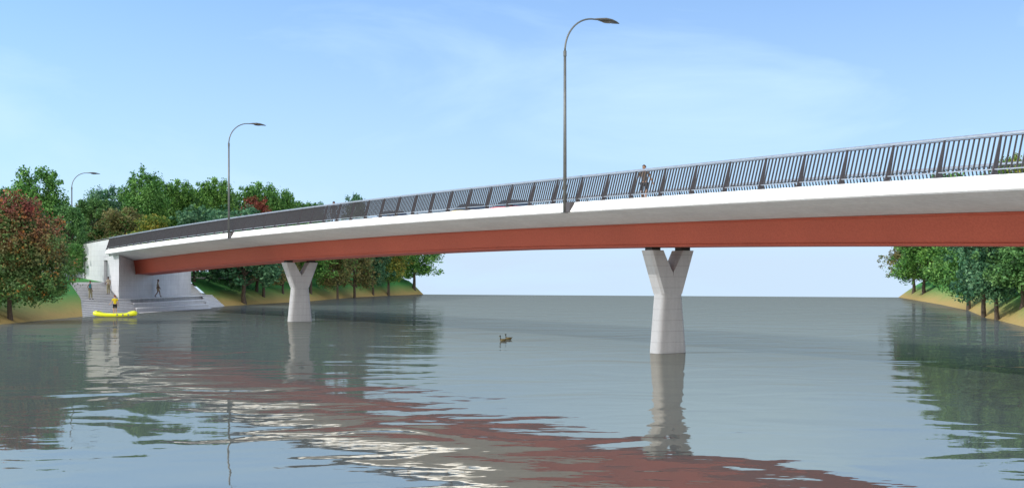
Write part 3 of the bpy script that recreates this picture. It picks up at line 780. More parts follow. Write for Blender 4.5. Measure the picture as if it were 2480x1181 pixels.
# ------------------------------------------------------------------ trees
def crown_mesh(name, seed, mat, h, w, base, nclump, nleaf, leaf=.22, top_spike=True, low=0.0):
    """leaves scattered through the outer part of many clumps; origin at the foot of the trunk"""
    rng = np.random.default_rng(seed); rnd = random.Random(seed)
    cl = []                                            # (centre, radii)
    hc = (base+h)/2
    for i in range(nclump):
        f = (i+.5)/nclump
        z = base+(h-base)*(.06+.90*f)
        g = (z-base)/(h-base)
        rr = (w/2)*float(np.interp(g, [0, .12, .3, .55, .8, 1], [.64, .90, 1.0, .95, .76, .42]))
        a = i*2.399+rnd.uniform(-.5, .5); d = rr*math.sqrt(rnd.uniform(.1, .85))*.82
        r = (w*.125+.15)*rnd.uniform(.55, 1.4)*(1 if g < .85 else .65)
        cl.append((d*math.cos(a), d*math.sin(a), z, r, r*rnd.uniform(.7, 1.05)))
    for i in range(int(nclump*.9)):                    # small sprays of leaves standing out from the crown
        g = rnd.uniform(.05, .97); z = base+(h-base)*g; a = rnd.uniform(0, 6.283)
        rr = (w/2)*float(np.interp(g, [0, .12, .3, .55, .8, 1], [.64, .90, 1.0, .95, .76, .42]))*rnd.uniform(.84, 1.10)
        r = rnd.uniform(.22, .48); cl.append((rr*math.cos(a), rr*math.sin(a), z, r, r*rnd.uniform(.7, 1.3)))
    if top_spike:
        for i in range(int(nclump*.25)):
            a = rnd.uniform(0, 6.28); d = w*.36*rnd.random(); zz = base+(h-base)*(.98-.55*(d/(w*.5))**1.3)
            r = rnd.uniform(.22, .5); cl.append((d*math.cos(a), d*math.sin(a), zz+rnd.uniform(-.4, .35), r*.9, r*1.25))
    vol = np.array([c[3]**2*c[4] for c in cl])**.75; cnt = np.maximum(20, (vol/vol.sum()*nleaf).astype(int))
    P = []
    for c, k in zip(cl, cnt):
        d = rng.normal(size=(k, 3)); d /= np.linalg.norm(d, axis=1)[:, None]
        rad = rng.random(k)**.45*(1+.16*rng.normal(size=k))
        q = d*rad[:, None]*np.array([c[3], c[3], c[4]])+np.array(c[:3])
        P.append(np.hstack([q, d]))
    P = np.vstack(P); D = P[:, 3:]; P = P[:, :3]
    keep = P[:, 2] > base-.5-low; P = P[keep]; D = D[keep]; n = len(P)
    nrmv = D*.6+rng.normal(size=(n, 3))*.7+np.array([0, 0, .35]); nrmv /= np.linalg.norm(nrmv, axis=1)[:, None]
    t = np.cross(nrmv, rng.normal(size=(n, 3))); t /= np.linalg.norm(t, axis=1)[:, None]; b = np.cross(nrmv, t)
    s = leaf*rng.uniform(.6, 1.35, n)[:, None]
    V = np.stack([P+t*s*.62, P+b*s*.36+nrmv*s*.08, P-t*s*.5, P-b*s*.36+nrmv*s*.08], 1).reshape(-1, 3)
    me = bpy.data.meshes.new(name); me.vertices.add(4*n); me.vertices.foreach_set('co', V.ravel())
    me.loops.add(4*n); me.loops.foreach_set('vertex_index', np.arange(4*n)); me.polygons.add(n)
    me.polygons.foreach_set('loop_start', np.arange(0, 4*n, 4)); me.polygons.foreach_set('loop_total', np.full(n, 4))
    me.materials.append(mat); me.update()
    at = me.attributes.new('rnd', 'FLOAT', 'FACE'); at.data.foreach_set('value', rng.random(n))
    return me, cl
def trunk_mesh(name, seed, cl, base, h, r0):
    rnd = random.Random(seed+99); mb = MB()
    bend = [(rnd.uniform(-.08, .08), rnd.uniform(-.08, .08)) for _ in range(6)]
    pts = [(0, 0, -.6), (0, 0, 0), (bend[0][0], bend[0][1], base*.5), (bend[1][0], bend[1][1], base), (bend[2][0]*2, bend[2][1]*2, base+(h-base)*.35), (bend[3][0]*3, bend[3][1]*3, base+(h-base)*.8)]
    mb.tube(pts, [r0*1.5, r0*1.12, r0*.9, r0*.78, r0*.5, r0*.12], 10)
    for c in [q for q in cl if q[3] > .5][::2]:
        z0 = min(base*.85+(c[2]-base)*.45, base+(h-base)*.7); x0 = bend[1][0]; y0 = bend[1][1]
        e = Vector(c[:3]); s = Vector((x0, y0, z0)); m = s.lerp(e, .55)+Vector((0, 0, .25))
        mb.tube([s, m, e], [r0*.38, r0*.22, r0*.06], 6, False)
    o = MB(); me = bpy.data.meshes.new(name); me.from_pydata(mb.v, [], mb.f); me.materials.append(M['bark'])
    me.polygons.foreach_set('use_smooth', [True]*len(me.polygons)); me.update(); return me
PROTO = {}
def proto(kind, h, w, base, seeds, nleaf, leaf, nclump=34):
    for i, sd_ in enumerate(seeds):
        cm, cl = crown_mesh('crown', sd_, LM[kind], h, w, base, nclump, nleaf, leaf)
        PROTO.setdefault(kind, []).append((cm, trunk_mesh('trunk', sd_, cl, base, h, .19), h, w))
proto('green', 10, 7.0, 1.7, (1, 2, 3), 15000, .235)
proto('dark', 10, 6.6, 1.6, (4, 5), 15000, .235)
proto('blue', 10, 7.2, 1.5, (6, 7), 15000, .235)
proto('olive', 10, 7.2, 1.8, (8, 9), 14000, .225)
proto('gold', 10, 7.0, 1.8, (10,), 14000, .225)
proto('red', 9, 6.0, 1.8, (11,), 12000, .225)
TREE_N = [0]
def tree(kind, x, y, h, w, label, group, left=True, lean=(0, 0), z=None):
    i = TREE_N[0]; TREE_N[0] += 1
    cm, tm, h0, w0 = PROTO[kind][i % len(PROTO[kind])]
    gz = (ground_left(x, y) if left else ground_right(x, y)) if z is None else z
    t = empty('%s_tree' % {'green': 'broadleaf', 'dark': 'broadleaf', 'blue': 'broadleaf', 'olive': 'maple', 'gold': 'maple', 'red': 'maple'}[kind], (x, y, gz-.05), (i*2.1) % 6.28)
    t.scale = (w/w0, w/w0, h/h0)
    tag(t, label, 'tree', group)
    for nm, me in (('trunk', tm), ('crown', cm)):
        o = bpy.data.objects.new(nm, me); COL.objects.link(o); o.parent = t
    return t
# the large autumn tree at the left edge
cm, cl = crown_mesh('crown', 77, LM['autumn'], 9.4, 8.9, 1.3, 62, 60000, .175)
tm = trunk_mesh('trunk', 77, cl, 1.5, 9.3, .20)
t = empty('autumn_tree', (-37.75, 87.0, .15)); tag(t, 'large autumn tree with crimson top and bronze leaves at the left edge by the water', 'tree')
for nm, me in (('trunk', tm), ('crown', cm)):
    o = bpy.data.objects.new(nm, me); COL.objects.link(o); o.parent = t

TREES = [   # bank, foliage, x, y, height, crown width, label
    ('L', 'dark', -56.2, 128.0, 8.9, 6.9, 'dark green tree at the picture edge just left of the crimson crown top'),
    ('L', 'green', -51.0, 124.0, 11.5, 7.1, 'tall bright green tree rising behind the crimson top of the autumn tree'),
    ('L', 'gold', -56.6, 134.0, 9.4, 5.7, 'yellow tinged tree between the autumn tree and the tall green one'),
    ('L', 'dark', -46.8, 122.0, 7.5, 4.8, 'dark tree behind the farthest street lamp pole'),
    ('L', 'green', -43.5, 115.0, 3.7, 2.5, 'small bright green tree overlapping the left end of the retaining wall'),
    ('L', 'dark', -50.8, 140.0, 8.6, 5.5, 'low crowned dark tree right of the farthest street lamp'),
    ('L', 'olive', -55.4, 150.0, 8.6, 5.9, 'brownish tree between the farthest lamp and the wall top'),
    ('L', 'blue', -52.2, 150.0, 10.8, 7.3, 'rounded grey green tree above the start of the bridge railing'),
    ('L', 'olive', -46.3, 138.0, 7.7, 7.0, 'short olive tree just above the railing start'),
    ('L', 'green', -46.7, 146.0, 12.7, 7.1, 'tallest narrow bright green tree of the wood left of the middle lamp'),
    ('L', 'dark', -47.7, 158.0, 11.6, 7.3, 'dark tree filling the dip between the tallest green tree and its neighbour'),
    ('L', 'green', -43.9, 152.0, 12.4, 6.7, 'green tree with flat top midway between tallest tree and middle lamp'),
    ('L', 'gold', -41.6, 134.0, 7.3, 6.2, 'low yellow green tree touching the railing below the tallest green tree'),
    ('L', 'dark', -43.5, 160.0, 11.4, 6.7, 'dark tree in the dip before the middle lamp'),
    ('L', 'green', -38.5, 150.0, 13.2, 7.0, 'pointed dark green tree directly left of the middle lamp pole'),
    ('L', 'blue', -38.5, 140.0, 9.1, 7.2, 'grey green low tree above the railing left of the middle lamp'),
    ('L', 'dark', -38.0, 160.0, 11.6, 7.4, 'dark tree directly behind the middle lamp pole'),
    ('L', 'green', -34.5, 158.0, 13.6, 8.1, 'bright green tree rising behind the dark red crown'),
    ('L', 'red', -32.7, 148.0, 12.0, 6.3, 'dark red crown showing just above the railing right of the middle lamp'),
    ('L', 'green', -32.0, 160.0, 13.2, 6.3, 'green tree with an orange touch right of the dark red crown'),
    ('L', 'blue', -35.5, 146.0, 9.0, 7.5, 'low grey green tree at the railing behind the middle lamp'),
    ('L', 'dark', -31.0, 172.0, 12.1, 7.6, 'dark open topped tree low over the railing, right end of the wood'),
    ('L', 'blue', -30.9, 182.0, 11.9, 5.1, 'thin topped small tree last in the row above the railing'),
    ('L', 'dark', -51.2, 175.0, 11.7, 12.2, 'dark tree deep in the wood behind the flat topped one'),
    ('L', 'dark', -57.7, 172.0, 11.5, 13.6, 'broad dark tree deep in the wood above the railing start'),
    ('L', 'green', -36.5, 176.0, 11.7, 9.8, 'green tree deep in the wood behind the dark red crown'),
    ('L', 'blue', -25.6, 190.0, 15.2, 6.2, 'lone treetop peeking over the railing in the middle of the picture'),
    ('L', 'dark', -64.3, 150.0, 9.7, 10.7, 'broad dark tree deep behind the autumn tree'),
    ('L', 'dark', -63.2, 158.0, 9.8, 9.6, 'broad dark tree deep behind the farthest lamp'),
    ('L', 'dark', -48.2, 185.0, 12.6, 13.7, 'dark tree deepest in the wood behind the middle lamp'),
    ('L', 'dark', -43.4, 190.0, 12.3, 13.2, 'dark tree deepest in the wood behind the dark red crown'),
    ('L', 'blue', -32.2, 139.0, 11.6, 11.1, 'bushy grey green bank tree right of the abutment, trunk near the water'),
    ('L', 'olive', -31.6, 147.0, 9.4, 7.4, 'brownish bank tree between the bushy grey green tree and the left pier'),
    ('L', 'olive', -30.5, 154.0, 8.3, 5.6, 'russet bank tree directly left of the left pier'),
    ('L', 'green', -38.0, 150.0, 6.0, 6.9, 'small dark leaved bank tree just beyond the right edge of the abutment'),
    ('L', 'green', -28.6, 164.0, 10.0, 8.2, 'green bank tree directly behind the left pier'),
    ('L', 'blue', -29.9, 186.0, 9.4, 8.1, 'grey green bank tree just right of the left pier'),
    ('L', 'olive', -25.5, 169.0, 12.3, 7.3, 'first brown leaved bank tree right of the left pier'),
    ('L', 'olive', -24.4, 179.0, 12.9, 8.6, 'bronze bank tree with dark trunk, midway between left pier and the bank tip'),
    ('L', 'blue', -23.2, 193.0, 11.6, 7.1, 'dull green bank tree with thin trunk left of the yellow one'),
    ('L', 'gold', -21.3, 199.0, 12.7, 9.6, 'yellow green bank tree beside the last tree on the left bank'),
    ('L', 'green', -17.9, 211.0, 11.4, 11.4, 'last green tree on the left bank, round crown over open water'),
    ('L', 'dark', -29.0, 203.0, 8.9, 11.1, 'dark bank tree behind the brown leaved ones'),
    ('L', 'dark', -35.1, 182.0, 7.0, 10.0, 'dark bank tree behind the left pier and its russet neighbour'),
    ('L', 'dark', -25.7, 212.0, 8.1, 10.7, 'dark bank tree behind the yellow green one'),
    ('L', 'dark', -42.7, 176.0, 6.3, 10.5, 'dark bank tree behind the bushy grey green one'),
    ('L', 'blue', -38.1, 178.0, 6.5, 9.8, 'dull green bank tree behind the brownish one'),
    ('R', 'olive', 60.8, 175.0, 10.9, 10.0, 'outermost brown leaved tree on the right bank, slim trunk nearest the open water'),
    ('R', 'green', 58.8, 165.0, 9.9, 9.8, 'thick trunked tree standing second from the water on the right bank slope'),
    ('R', 'green', 59.8, 158.0, 15.0, 10.8, 'bright green right bank tree high on the slope'),
    ('R', 'green', 46.2, 117.0, 10.4, 8.0, 'right bank tree with short trunk at the foot of the slope'),
    ('R', 'green', 40.0, 98.0, 11.5, 7.6, 'mid green right bank tree whose trunk meets the water'),
    ('R', 'blue', 38.4, 91.5, 10.3, 7.5, 'leafy right bank tree with dark trunk standing in the tan grass by the water'),
    ('R', 'dark', 39.3, 89.0, 9.7, 6.9, 'dark right bank tree cut by the right picture edge'),
    ('R', 'gold', 56.6, 130.0, 13.6, 7.7, 'tall right bank tree whose top shows through the railing near the right picture edge'),
    ('R', 'dark', 67.4, 178.0, 13.8, 12.2, 'dark right bank tree behind the bright green one'),
    ('R', 'green', 62.1, 150.0, 13.2, 11.0, 'green right bank tree behind the tree whose trunk meets the water'),
    ('R', 'dark', 68.8, 172.0, 13.4, 11.8, 'dark right bank tree deep behind the short trunked one'),
    ('R', 'green', 71.3, 165.0, 13.5, 12.1, 'green right bank tree deepest at the right picture edge'),
    ('R', 'olive', 65.5, 178.0, 9.8, 9.8, 'brownish right bank tree behind the thick trunked one'),
]
for bank, kind, x, y, h, w, lab in TREES:
    tree(kind, x, y, h, w, lab, 'trees on the left bank' if bank == 'L' else 'trees on the right bank', bank == 'L')

# ------------------------------------------------------------------ people
SKIN_L = simple('skin_light', (.52, .30, .20), .55, var=.05); SKIN_D = simple('skin_dark', (.17, .085, .05), .55, var=.05); SKIN_M = simple('skin_tan', (.34, .19, .12), .55, var=.05)
def cloth(name, c): return simple(name, c, .85, var=.10, sc=8)
CL = {'teal': cloth('teal_cloth', (.02, .17, .20)), 'khaki': cloth('khaki_cloth', (.21, .19, .11)), 'beige': cloth('beige_cloth', (.40, .34, .24)), 'yellow': cloth('yellow_cloth', (.72, .55, .01)),
      'black': cloth('black_cloth', (.012, .012, .016)), 'denim': cloth('denim_cloth', (.09, .12, .17)), 'cream': cloth('cream_cloth', (.45, .41, .32)), 'tan': cloth('tan_cloth', (.25, .18, .11)), 'peach': cloth('peach_cloth', (.50, .33, .25)), 'print': cloth('brown_cloth', (.13, .09, .06)), 'red': cloth('red_cloth', (.35, .05, .03)),
      'hair_black': cloth('black_hair', (.010, .009, .008)), 'hair_red': cloth('auburn_hair', (.20, .055, .022)), 'hair_brown': cloth('brown_hair', (.045, .022, .014)), 'shoe': cloth('dark_shoe', (.018, .016, .016)), 'hair_fair': cloth('fair_hair', (.35, .20, .09))}
def skinned(name, verts, edges, radii, mat, parent, root=0, sub=2):
    me = bpy.data.meshes.new(name); me.from_pydata(verts, edges, []); o = bpy.data.objects.new(name, me); COL.objects.link(o)
    m = o.modifiers.new('skin', 'SKIN'); m.use_smooth_shade = True
    for i, r in enumerate(radii):
        sv = me.skin_vertices[0].data[i] if me.skin_vertices else None
        if sv is None: break
        sv.radius = r if hasattr(r, '__len__') else (r, r); sv.use_root = (i == root)
    if not me.skin_vertices:
        bm = bmesh.new(); bm.from_mesh(me); ly = bm.verts.layers.skin.verify()
        for i, v in enumerate(bm.verts):
            r = radii[i]; v[ly].radius = r if hasattr(r, '__len__') else (r, r); v[ly].use_root = (i == root)
        bm.to_mesh(me); bm.free()
    ss = o.modifiers.new('smooth', 'SUBSURF'); ss.levels = sub; ss.render_levels = sub
    dg = bpy.context.evaluated_depsgraph_get(); dg.update()
    m2 = bpy.data.meshes.new_from_object(o.evaluated_get(dg)); m2.name = name
    o.modifiers.clear(); o.data = m2; m2.materials.clear(); m2.materials.append(mat)
    m2.polygons.foreach_set('use_smooth', [True]*len(m2.polygons)); m2.polygons.foreach_set('material_index', [0]*len(m2.polygons))
    o.parent = parent; return o
def person(loc, face, label, H=1.75, skin=SKIN_M, top='beige', legs='khaki', shorts=False, sleeves='short', hair='hair_black', shoes=True, pose=None, head=0.0, hem=0.0, build=1.0, hairlen=.0):
    """+y is the way the person faces; pose gives joints in metres for a 1.75 m person"""
    J = {'pelvis': (0, 0, .95), 'waist': (0, .005, 1.10), 'chest': (0, .0, 1.30), 'neck': (0, -.01, 1.47), 'chin': (0, .02, 1.53),
         'hipL': (-.095, 0, .90), 'kneeL': (-.10, .02, .49), 'ankL': (-.105, -.02, .09), 'toeL': (-.12, .13, .035),
         'hipR': (.095, 0, .90), 'kneeR': (.10, .02, .49), 'ankR': (.105, -.02, .09), 'toeR': (.12, .13, .035),
         'shL': (-.185, -.01, 1.41), 'elL': (-.25, -.02, 1.12), 'wrL': (-.27, .06, .87), 'shR': (.185, -.01, 1.41), 'elR': (.25, -.02, 1.12), 'wrR': (.27, .06, .87)}
    J.update(pose or {}); k = H/1.75
    J = {a: Vector(b) for a, b in J.items()}
    root = empty('person', loc, face); root.scale = (k, k, k); tag(root, label, 'person')
    V = []; E = []; Rr = []
    def add(p, r, link=None):
        V.append(tuple(p)); Rr.append(r if hasattr(r, '__len__') else (r, r))
        if link is not None: E.append((link, len(V)-1))
        return len(V)-1
    b = build
    pel = add(J['pelvis'], (.135*b, .10*b)); wa = add(J['waist'], (.12*b, .09*b), pel); ch = add(J['chest'], (.15*b, .10*b), wa)
    up = add(J['chest'].lerp(J['neck'], .55), (.11*b, .075*b), ch); ne = add(J['neck'], .055, up)
    hd = Vector((math.sin(head)*.02, .012*math.cos(head), 0))
    n2 = add(J['neck'].lerp(J['chin'], .7), .052, ne); h1 = add(J['chin']+Vector((0, 0, .05))+hd, (.070, .085), n2); h2 = add(J['chin']+Vector((0, 0, .13))+hd*.5, (.078, .098), h1); h3 = add(J['chin']+Vector((0, 0, .195)), (.055, .07), h2)
    for s in 'LR':
        sg = -1 if s == 'L' else 1
        hip = add(J['hip'+s], .088*b, pel); th = add(J['hip'+s].lerp(J['knee'+s], .45), .078*b, hip); kn = add(J['knee'+s], .055, th)
        cf = add(J['knee'+s].lerp(J['ank'+s], .3), .056, kn); an = add(J['ank'+s], .036, cf); he = add(J['toe'+s], (.038, .024), an)
        sh = add(J['sh'+s], .055*b, up); el = add(J['el'+s], .038, sh); fa = add(J['el'+s].lerp(J['wr'+s], .3), .038, el); wr = add(J['wr'+s], .025, fa)
        d = (J['wr'+s]-J['el'+s]).normalized(); pa = add(J['wr'+s]+d*.05, (.034, .018), wr)
        side = Vector((0, 1, 0)) if abs(d.y) < .8 else Vector((0, 0, 1)); inw = Vector((-sg, 0, 0))
        for q in range(4):                               # four fingers, slightly curled
            off = side*(.024-.016*q); ln = (.062, .074, .068, .052)[q]
            f1 = add(J['wr'+s]+d*.085+off, .0095, pa); f2 = add(J['wr'+s]+d*(.085+ln*.55)+off+inw*.008, .0085, f1); add(J['wr'+s]+d*(.085+ln*.95)+off+inw*.026, .007, f2)
        t1 = add(J['wr'+s]+d*.04+side*.04+inw*.01, .011, pa); add(J['wr'+s]+d*.075+side*.058+inw*.018, .009, t1)
    body = skinned('body', V, E, Rr, skin, root, sub=1)
    # face: nose, brows, ears and mouth pressed into one small mesh each side of the head
    hm = Matrix.Translation(J['chin']+Vector((0, 0, .115))) @ Matrix.Rotation(-head, 4, 'Z')
    mb = MB()
    def blob(c, r, n=8):
        vs = []; fs = []
        for i in range(5):
            ph = math.pi*i/4
            for j in range(n): a = 2*math.pi*j/n; vs.append(tuple(hm @ Vector((c[0]+r[0]*math.sin(ph)*math.cos(a), c[1]+r[1]*math.sin(ph)*math.sin(a), c[2]+r[2]*math.cos(ph)))))
        for i in range(4):
            for j in range(n): fs.append((i*n+j, i*n+(j+1) % n, (i+1)*n+(j+1) % n, (i+1)*n+j))
        mb.add(vs, fs)
    blob((0, .098, -.012), (.013, .02, .024)); blob((-.076, .0, -.01), (.010, .018, .03)); blob((.076, .0, -.01), (.010, .018, .03))
    mb.build('ears_and_nose', skin, body, True)
    mb = MB(); blob((-.03, .088, .012), (.013, .008, .006)); blob((.03, .088, .012), (.013, .008, .006)); blob((0, .087, -.055), (.024, .008, .005))
    mb.build('eyes_and_mouth', CL['hair_brown'], body, True)
    # hair
    mb = MB(); vs = []; fs = []; n = 14
    for i in range(7):
        ph = R(4+96*i/6)
        for j in range(n):
            a = 2*math.pi*j/n; x, y = math.cos(a), math.sin(a); drop = 1.0 if y < .25 else .62
            pp = ph*drop*(1+hairlen*(y < 0)); vs.append(tuple(hm @ Vector((.089*math.sin(pp)*x, -.006+.109*math.sin(pp)*y, .018+.098*math.cos(pp)-(.02 if y < 0 else 0)*i/6))))
    for i in range(6):
        for j in range(n): fs.append((i*n+j, i*n+(j+1) % n, (i+1)*n+(j+1) % n, (i+1)*n+j))
    fs.append(tuple(range(n))[::-1]); mb.add(vs, fs); mb.build('hair', CL[hair], body, True)
    # top
    V = []; E = []; Rr = []
    a0 = add(J['pelvis']+Vector((0, 0, .0-hem)), (.150*b, .118*b)); a1 = add(J['waist'], (.142*b, .112*b), a0); a2 = add(J['chest'], (.165*b, .118*b), a1); a3 = add(J['chest'].lerp(J['neck'], .62), (.105*b, .085*b), a2)
    if sleeves:
        for s in 'LR':
            sh = add(J['sh'+s], .066*b, a3); e_ = .6 if sleeves == 'short' else 1.0
            if sleeves == 'none': continue
            m_ = add(J['sh'+s].lerp(J['el'+s], e_), .058*b if sleeves == 'short' else .048, sh)
            if sleeves == 'long': add(J['el'+s].lerp(J['wr'+s], .9), .036, m_)
    skinned('shirt', V, E, Rr, CL[top], root, 0, 1)
    # trousers or shorts
    V = []; E = []; Rr = []
    a0 = add(J['pelvis']+Vector((0, 0, .03)), (.146*b, .112*b))
    for s in 'LR':
        h_ = add(J['hip'+s], .100*b, a0); 
        if shorts: add(J['hip'+s].lerp(J['knee'+s], .8), .088*b, h_); continue
        m_ = add(J['hip'+s].lerp(J['knee'+s], .5), .092*b, h_); kn = add(J['knee'+s], .070, m_); add(J['knee'+s].lerp(J['ank'+s], .94), .062, kn)
    skinned('shorts' if shorts else 'trousers', V, E, Rr, CL[legs], root, 0, 1)
    if shoes:
        for s in 'LR':
            a, t_ = J['ank'+s], J['toe'+s]; d = (t_-a); 
            skinned('shoe', [tuple(a+Vector((0, -.03, -.035))), tuple(a.lerp(t_, .5)+Vector((0, 0, -.015))), tuple(t_+Vector((0, .02, .0)))], [(0, 1), (1, 2)], [(.045, .05), (.048, .045), (.042, .03)], CL['shoe'], root, 0, 1)
    return root
stride = {'kneeL': (-.10, .16, .52), 'ankL': (-.10, .22, .10), 'toeL': (-.10, .37, .06), 'kneeR': (.10, -.03, .49), 'ankR': (.10, -.30, .15), 'toeR': (.10, -.18, .045),
          'elL': (-.25, -.10, 1.13), 'wrL': (-.27, -.05, .88), 'elR': (.25, .03, 1.12), 'wrR': (.27, .17, .91)}
# person facing the river in a teal top, weight on one leg, hand on the hip
person((-39.55, 108.35, ZP+.02), R(-100), 'person in sleeveless teal top and khaki trousers on the stone platform, hand on hip', 1.78, SKIN_D, 'teal', 'khaki', False, 'none',
       pose={'hipL': (-.11, 0, .90), 'kneeL': (-.20, .05, .49), 'ankL': (-.30, .02, .09), 'toeL': (-.36, .15, .035), 'elR': (.36, -.04, 1.16), 'wrR': (.20, .02, .98)}, head=.5)
person((-39.22, 112.35, ZP+.445), R(60), 'person in beige shirt and long khaki trousers climbing the upper stone steps, seen from behind', 1.72, SKIN_D, 'beige', 'khaki', False, 'short',
       pose={'elL': (-.27, .03, 1.14), 'wrL': (-.20, .22, 1.05), 'kneeL': (-.10, .04, .50)}, hem=.05)
person((-37.05, 121.0, ZP), R(-70), 'person in cream shirt and tan shorts striding along the shaded abutment wall', 1.86, SKIN_D, 'cream', 'tan', True, 'short', pose=stride, build=1.06, hem=.02)
person((-44.5, 116.6, 2.87), R(95), 'person in pale peach top and grey jeans on the grass above the steps', 1.74, SKIN_L, 'peach', 'denim', False, 'short', hair='hair_fair', pose=stride)
bp = BP(95.6, 6.3, -.17)
person(tuple(BP(SU(6.0, 53.0)[0], SU(6.0, 53.0)[1], .0)), R(165), 'person in brown shirt and dark shorts walking on the bridge, head above the railing', 1.80, SKIN_M, 'print', 'black', True, 'short', hair='hair_brown', pose=dict(stride, elL=(-.30, .0, 1.15), wrL=(-.40, .02, .93), elR=(.30, .02, 1.15), wrR=(.38, .06, .93)), head=.5)
hp = (-12.0, 78.0); hs, hu = SU(*hp)
person(tuple(BP(hs, hu, -.155)), R(200), 'person whose black haired head alone shows above the railing, left of the two cars', 1.75, SKIN_D, 'black', 'denim', pose=stride)

# ------------------------------------------------------------------ inflatable boat
boat = empty('inflatable_boat', (-34.05, 99.2, 0), R(3)); tag(boat, 'small bright yellow inflatable boat with raised ends lying by the stone steps', 'boat')
def boat_tube(sy):
    pts = []; rad = []
    for k in range(23):
        f = k/22; x = -1.72+3.44*f; e = abs(2*f-1)
        y = sy*.36*math.sqrt(max(.0, 1-e**3.2)); z = .17+.20*max(0, e-.30)**1.6*1.35
        pts.append((x, y, z-.02)); rad.append(.145+.05*max(0, e-.5))
    rad[0] = rad[-1] = .15
    return pts, rad
mb = MB()
for sy in (-1, 1):
    p, r_ = boat_tube(sy); mb.tube(p, r_, 14)
mb.build('side_tubes', M['yellow_pvc'], boat, True)
for sx in (-1, 1):
    mb = MB(); mb.tube([(sx*1.10, 0, .22), (sx*1.36, 0, .26), (sx*1.62, 0, .30), (sx*1.80, 0, .29), (sx*1.86, 0, .28)], [.18, .24, .24, .18, .06], 16, sq=(1.35, .95))
    mb.build('bow' if sx < 0 else 'stern', M['yellow_pvc'], boat, True)
mb = MB(); mb.box((0, 0, .09), (2.5, .62, .12)); bevel(mb.build('floor', M['yellow_pvc'], boat), .04)
for x in (.32, .80, 1.26):
    mb = MB(); mb.box((x, -.545, .17), (.13, .05, .16)); f = bevel(mb.build('oar_clip', M['clear_grip'], boat), .015)
    mb = MB(); mb.box((x, -.575, .20), (.08, .03, .07)); mb.build('clip_strap', M['black'], f)
mb = MB(); mb.tube([(-1.42, -.12, .50), (-1.36, -.05, .56), (-1.28, .04, .50)], .018, 8); mb.tube([(-1.50, -.16, .47), (-1.36, -.20, .46)], .03, 8); mb.build('grab_handle', M['black'], boat)
mb = MB(); mb.tube([(-1.70, -.24, .36), (-1.62, -.265, .40), (-1.52, -.27, .41)], .012, 6); mb.build('valve_line', M['black'], boat)
person((-34.05, 99.15, .16), R(25), 'auburn haired person in yellow shirt standing in the yellow boat', 1.68, SKIN_L, 'yellow', 'black', True, 'short', hair='hair_red', shoes=False,
       pose={'elL': (-.27, .05, 1.14), 'wrL': (-.42, .16, .98), 'wrR': (.28, .03, .86)}, head=.6, hem=.06, build=1.05)

# ------------------------------------------------------------------ ducks
DB = simple('duck_feathers', (.11, .085, .03), .8, var=.45, sc=22); DH = simple('duck_head', (.012, .020, .014), .5); DK = simple('duck_bill', (.35, .28, .05), .5); DBR = simple('duck_breast', (.09, .035, .018), .8)
def duck(loc, rz, label, s=1.0):
    root = empty('duck', loc, rz); root.scale = (s*.85, s, s*1.2); tag(root, label, 'duck', 'pair of ducks swimming in mid river')
    mb = MB()
    mb.tube([(-.30, 0, .10), (-.27, 0, .095), (-.18, 0, .075), (-.05, 0, .065), (.08, 0, .07), (.17, 0, .085), (.215, 0, .10)], [.008, .035, .078, .105, .105, .078, .02], 14, sq=(1.05, .85))
    mb.tube([(-.24, 0, .11), (-.31, 0, .15), (-.36, 0, .19)], [.045, .032, .006], 10, sq=(1.3, .5))
    b_ = mb.build('body', DB, root, True)
    mb = MB(); mb.tube([(.15, 0, .10), (.19, 0, .17), (.195, 0, .24), (.20, 0, .28)], [.055, .038, .030, .030], 12); mb.tube([(.150, 0, .285), (.175, 0, .305), (.21, 0, .31), (.245, 0, .30), (.265, 0, .29)], [.012, .038, .045, .036, .014], 12, sq=(.85, 1)); mb.build('head', DH, root, True)
    mb = MB(); mb.tube([(.255, 0, .288), (.29, 0, .28), (.33, 0, .275)], [.018, .018, .010], 10, sq=(1.3, .5)); mb.build('bill', DK, root, True)
    mb = MB(); mb.tube([(.12, 0, .09), (.19, 0, .10), (.225, 0, .115)], [.07, .058, .02], 12); mb.build('breast', DBR, root, True)
    for sy in (-1, 1):
        mb = MB(); mb.tube([(.10, sy*.095, .10), (-.05, sy*.112, .11), (-.20, sy*.07, .12), (-.29, sy*.03, .135)], [.02, .045, .032, .006], 10, sq=(.5, 1)); mb.build('wing', DB, root, True)
    return root
duck((-.50, 62.7, -.02), R(182), 'front duck of the swimming pair, head nearest the left', .82)
duck((-.21, 64.3, -.02), R(176), 'rear duck of the swimming pair, slightly higher and to the right of its mate', .82)

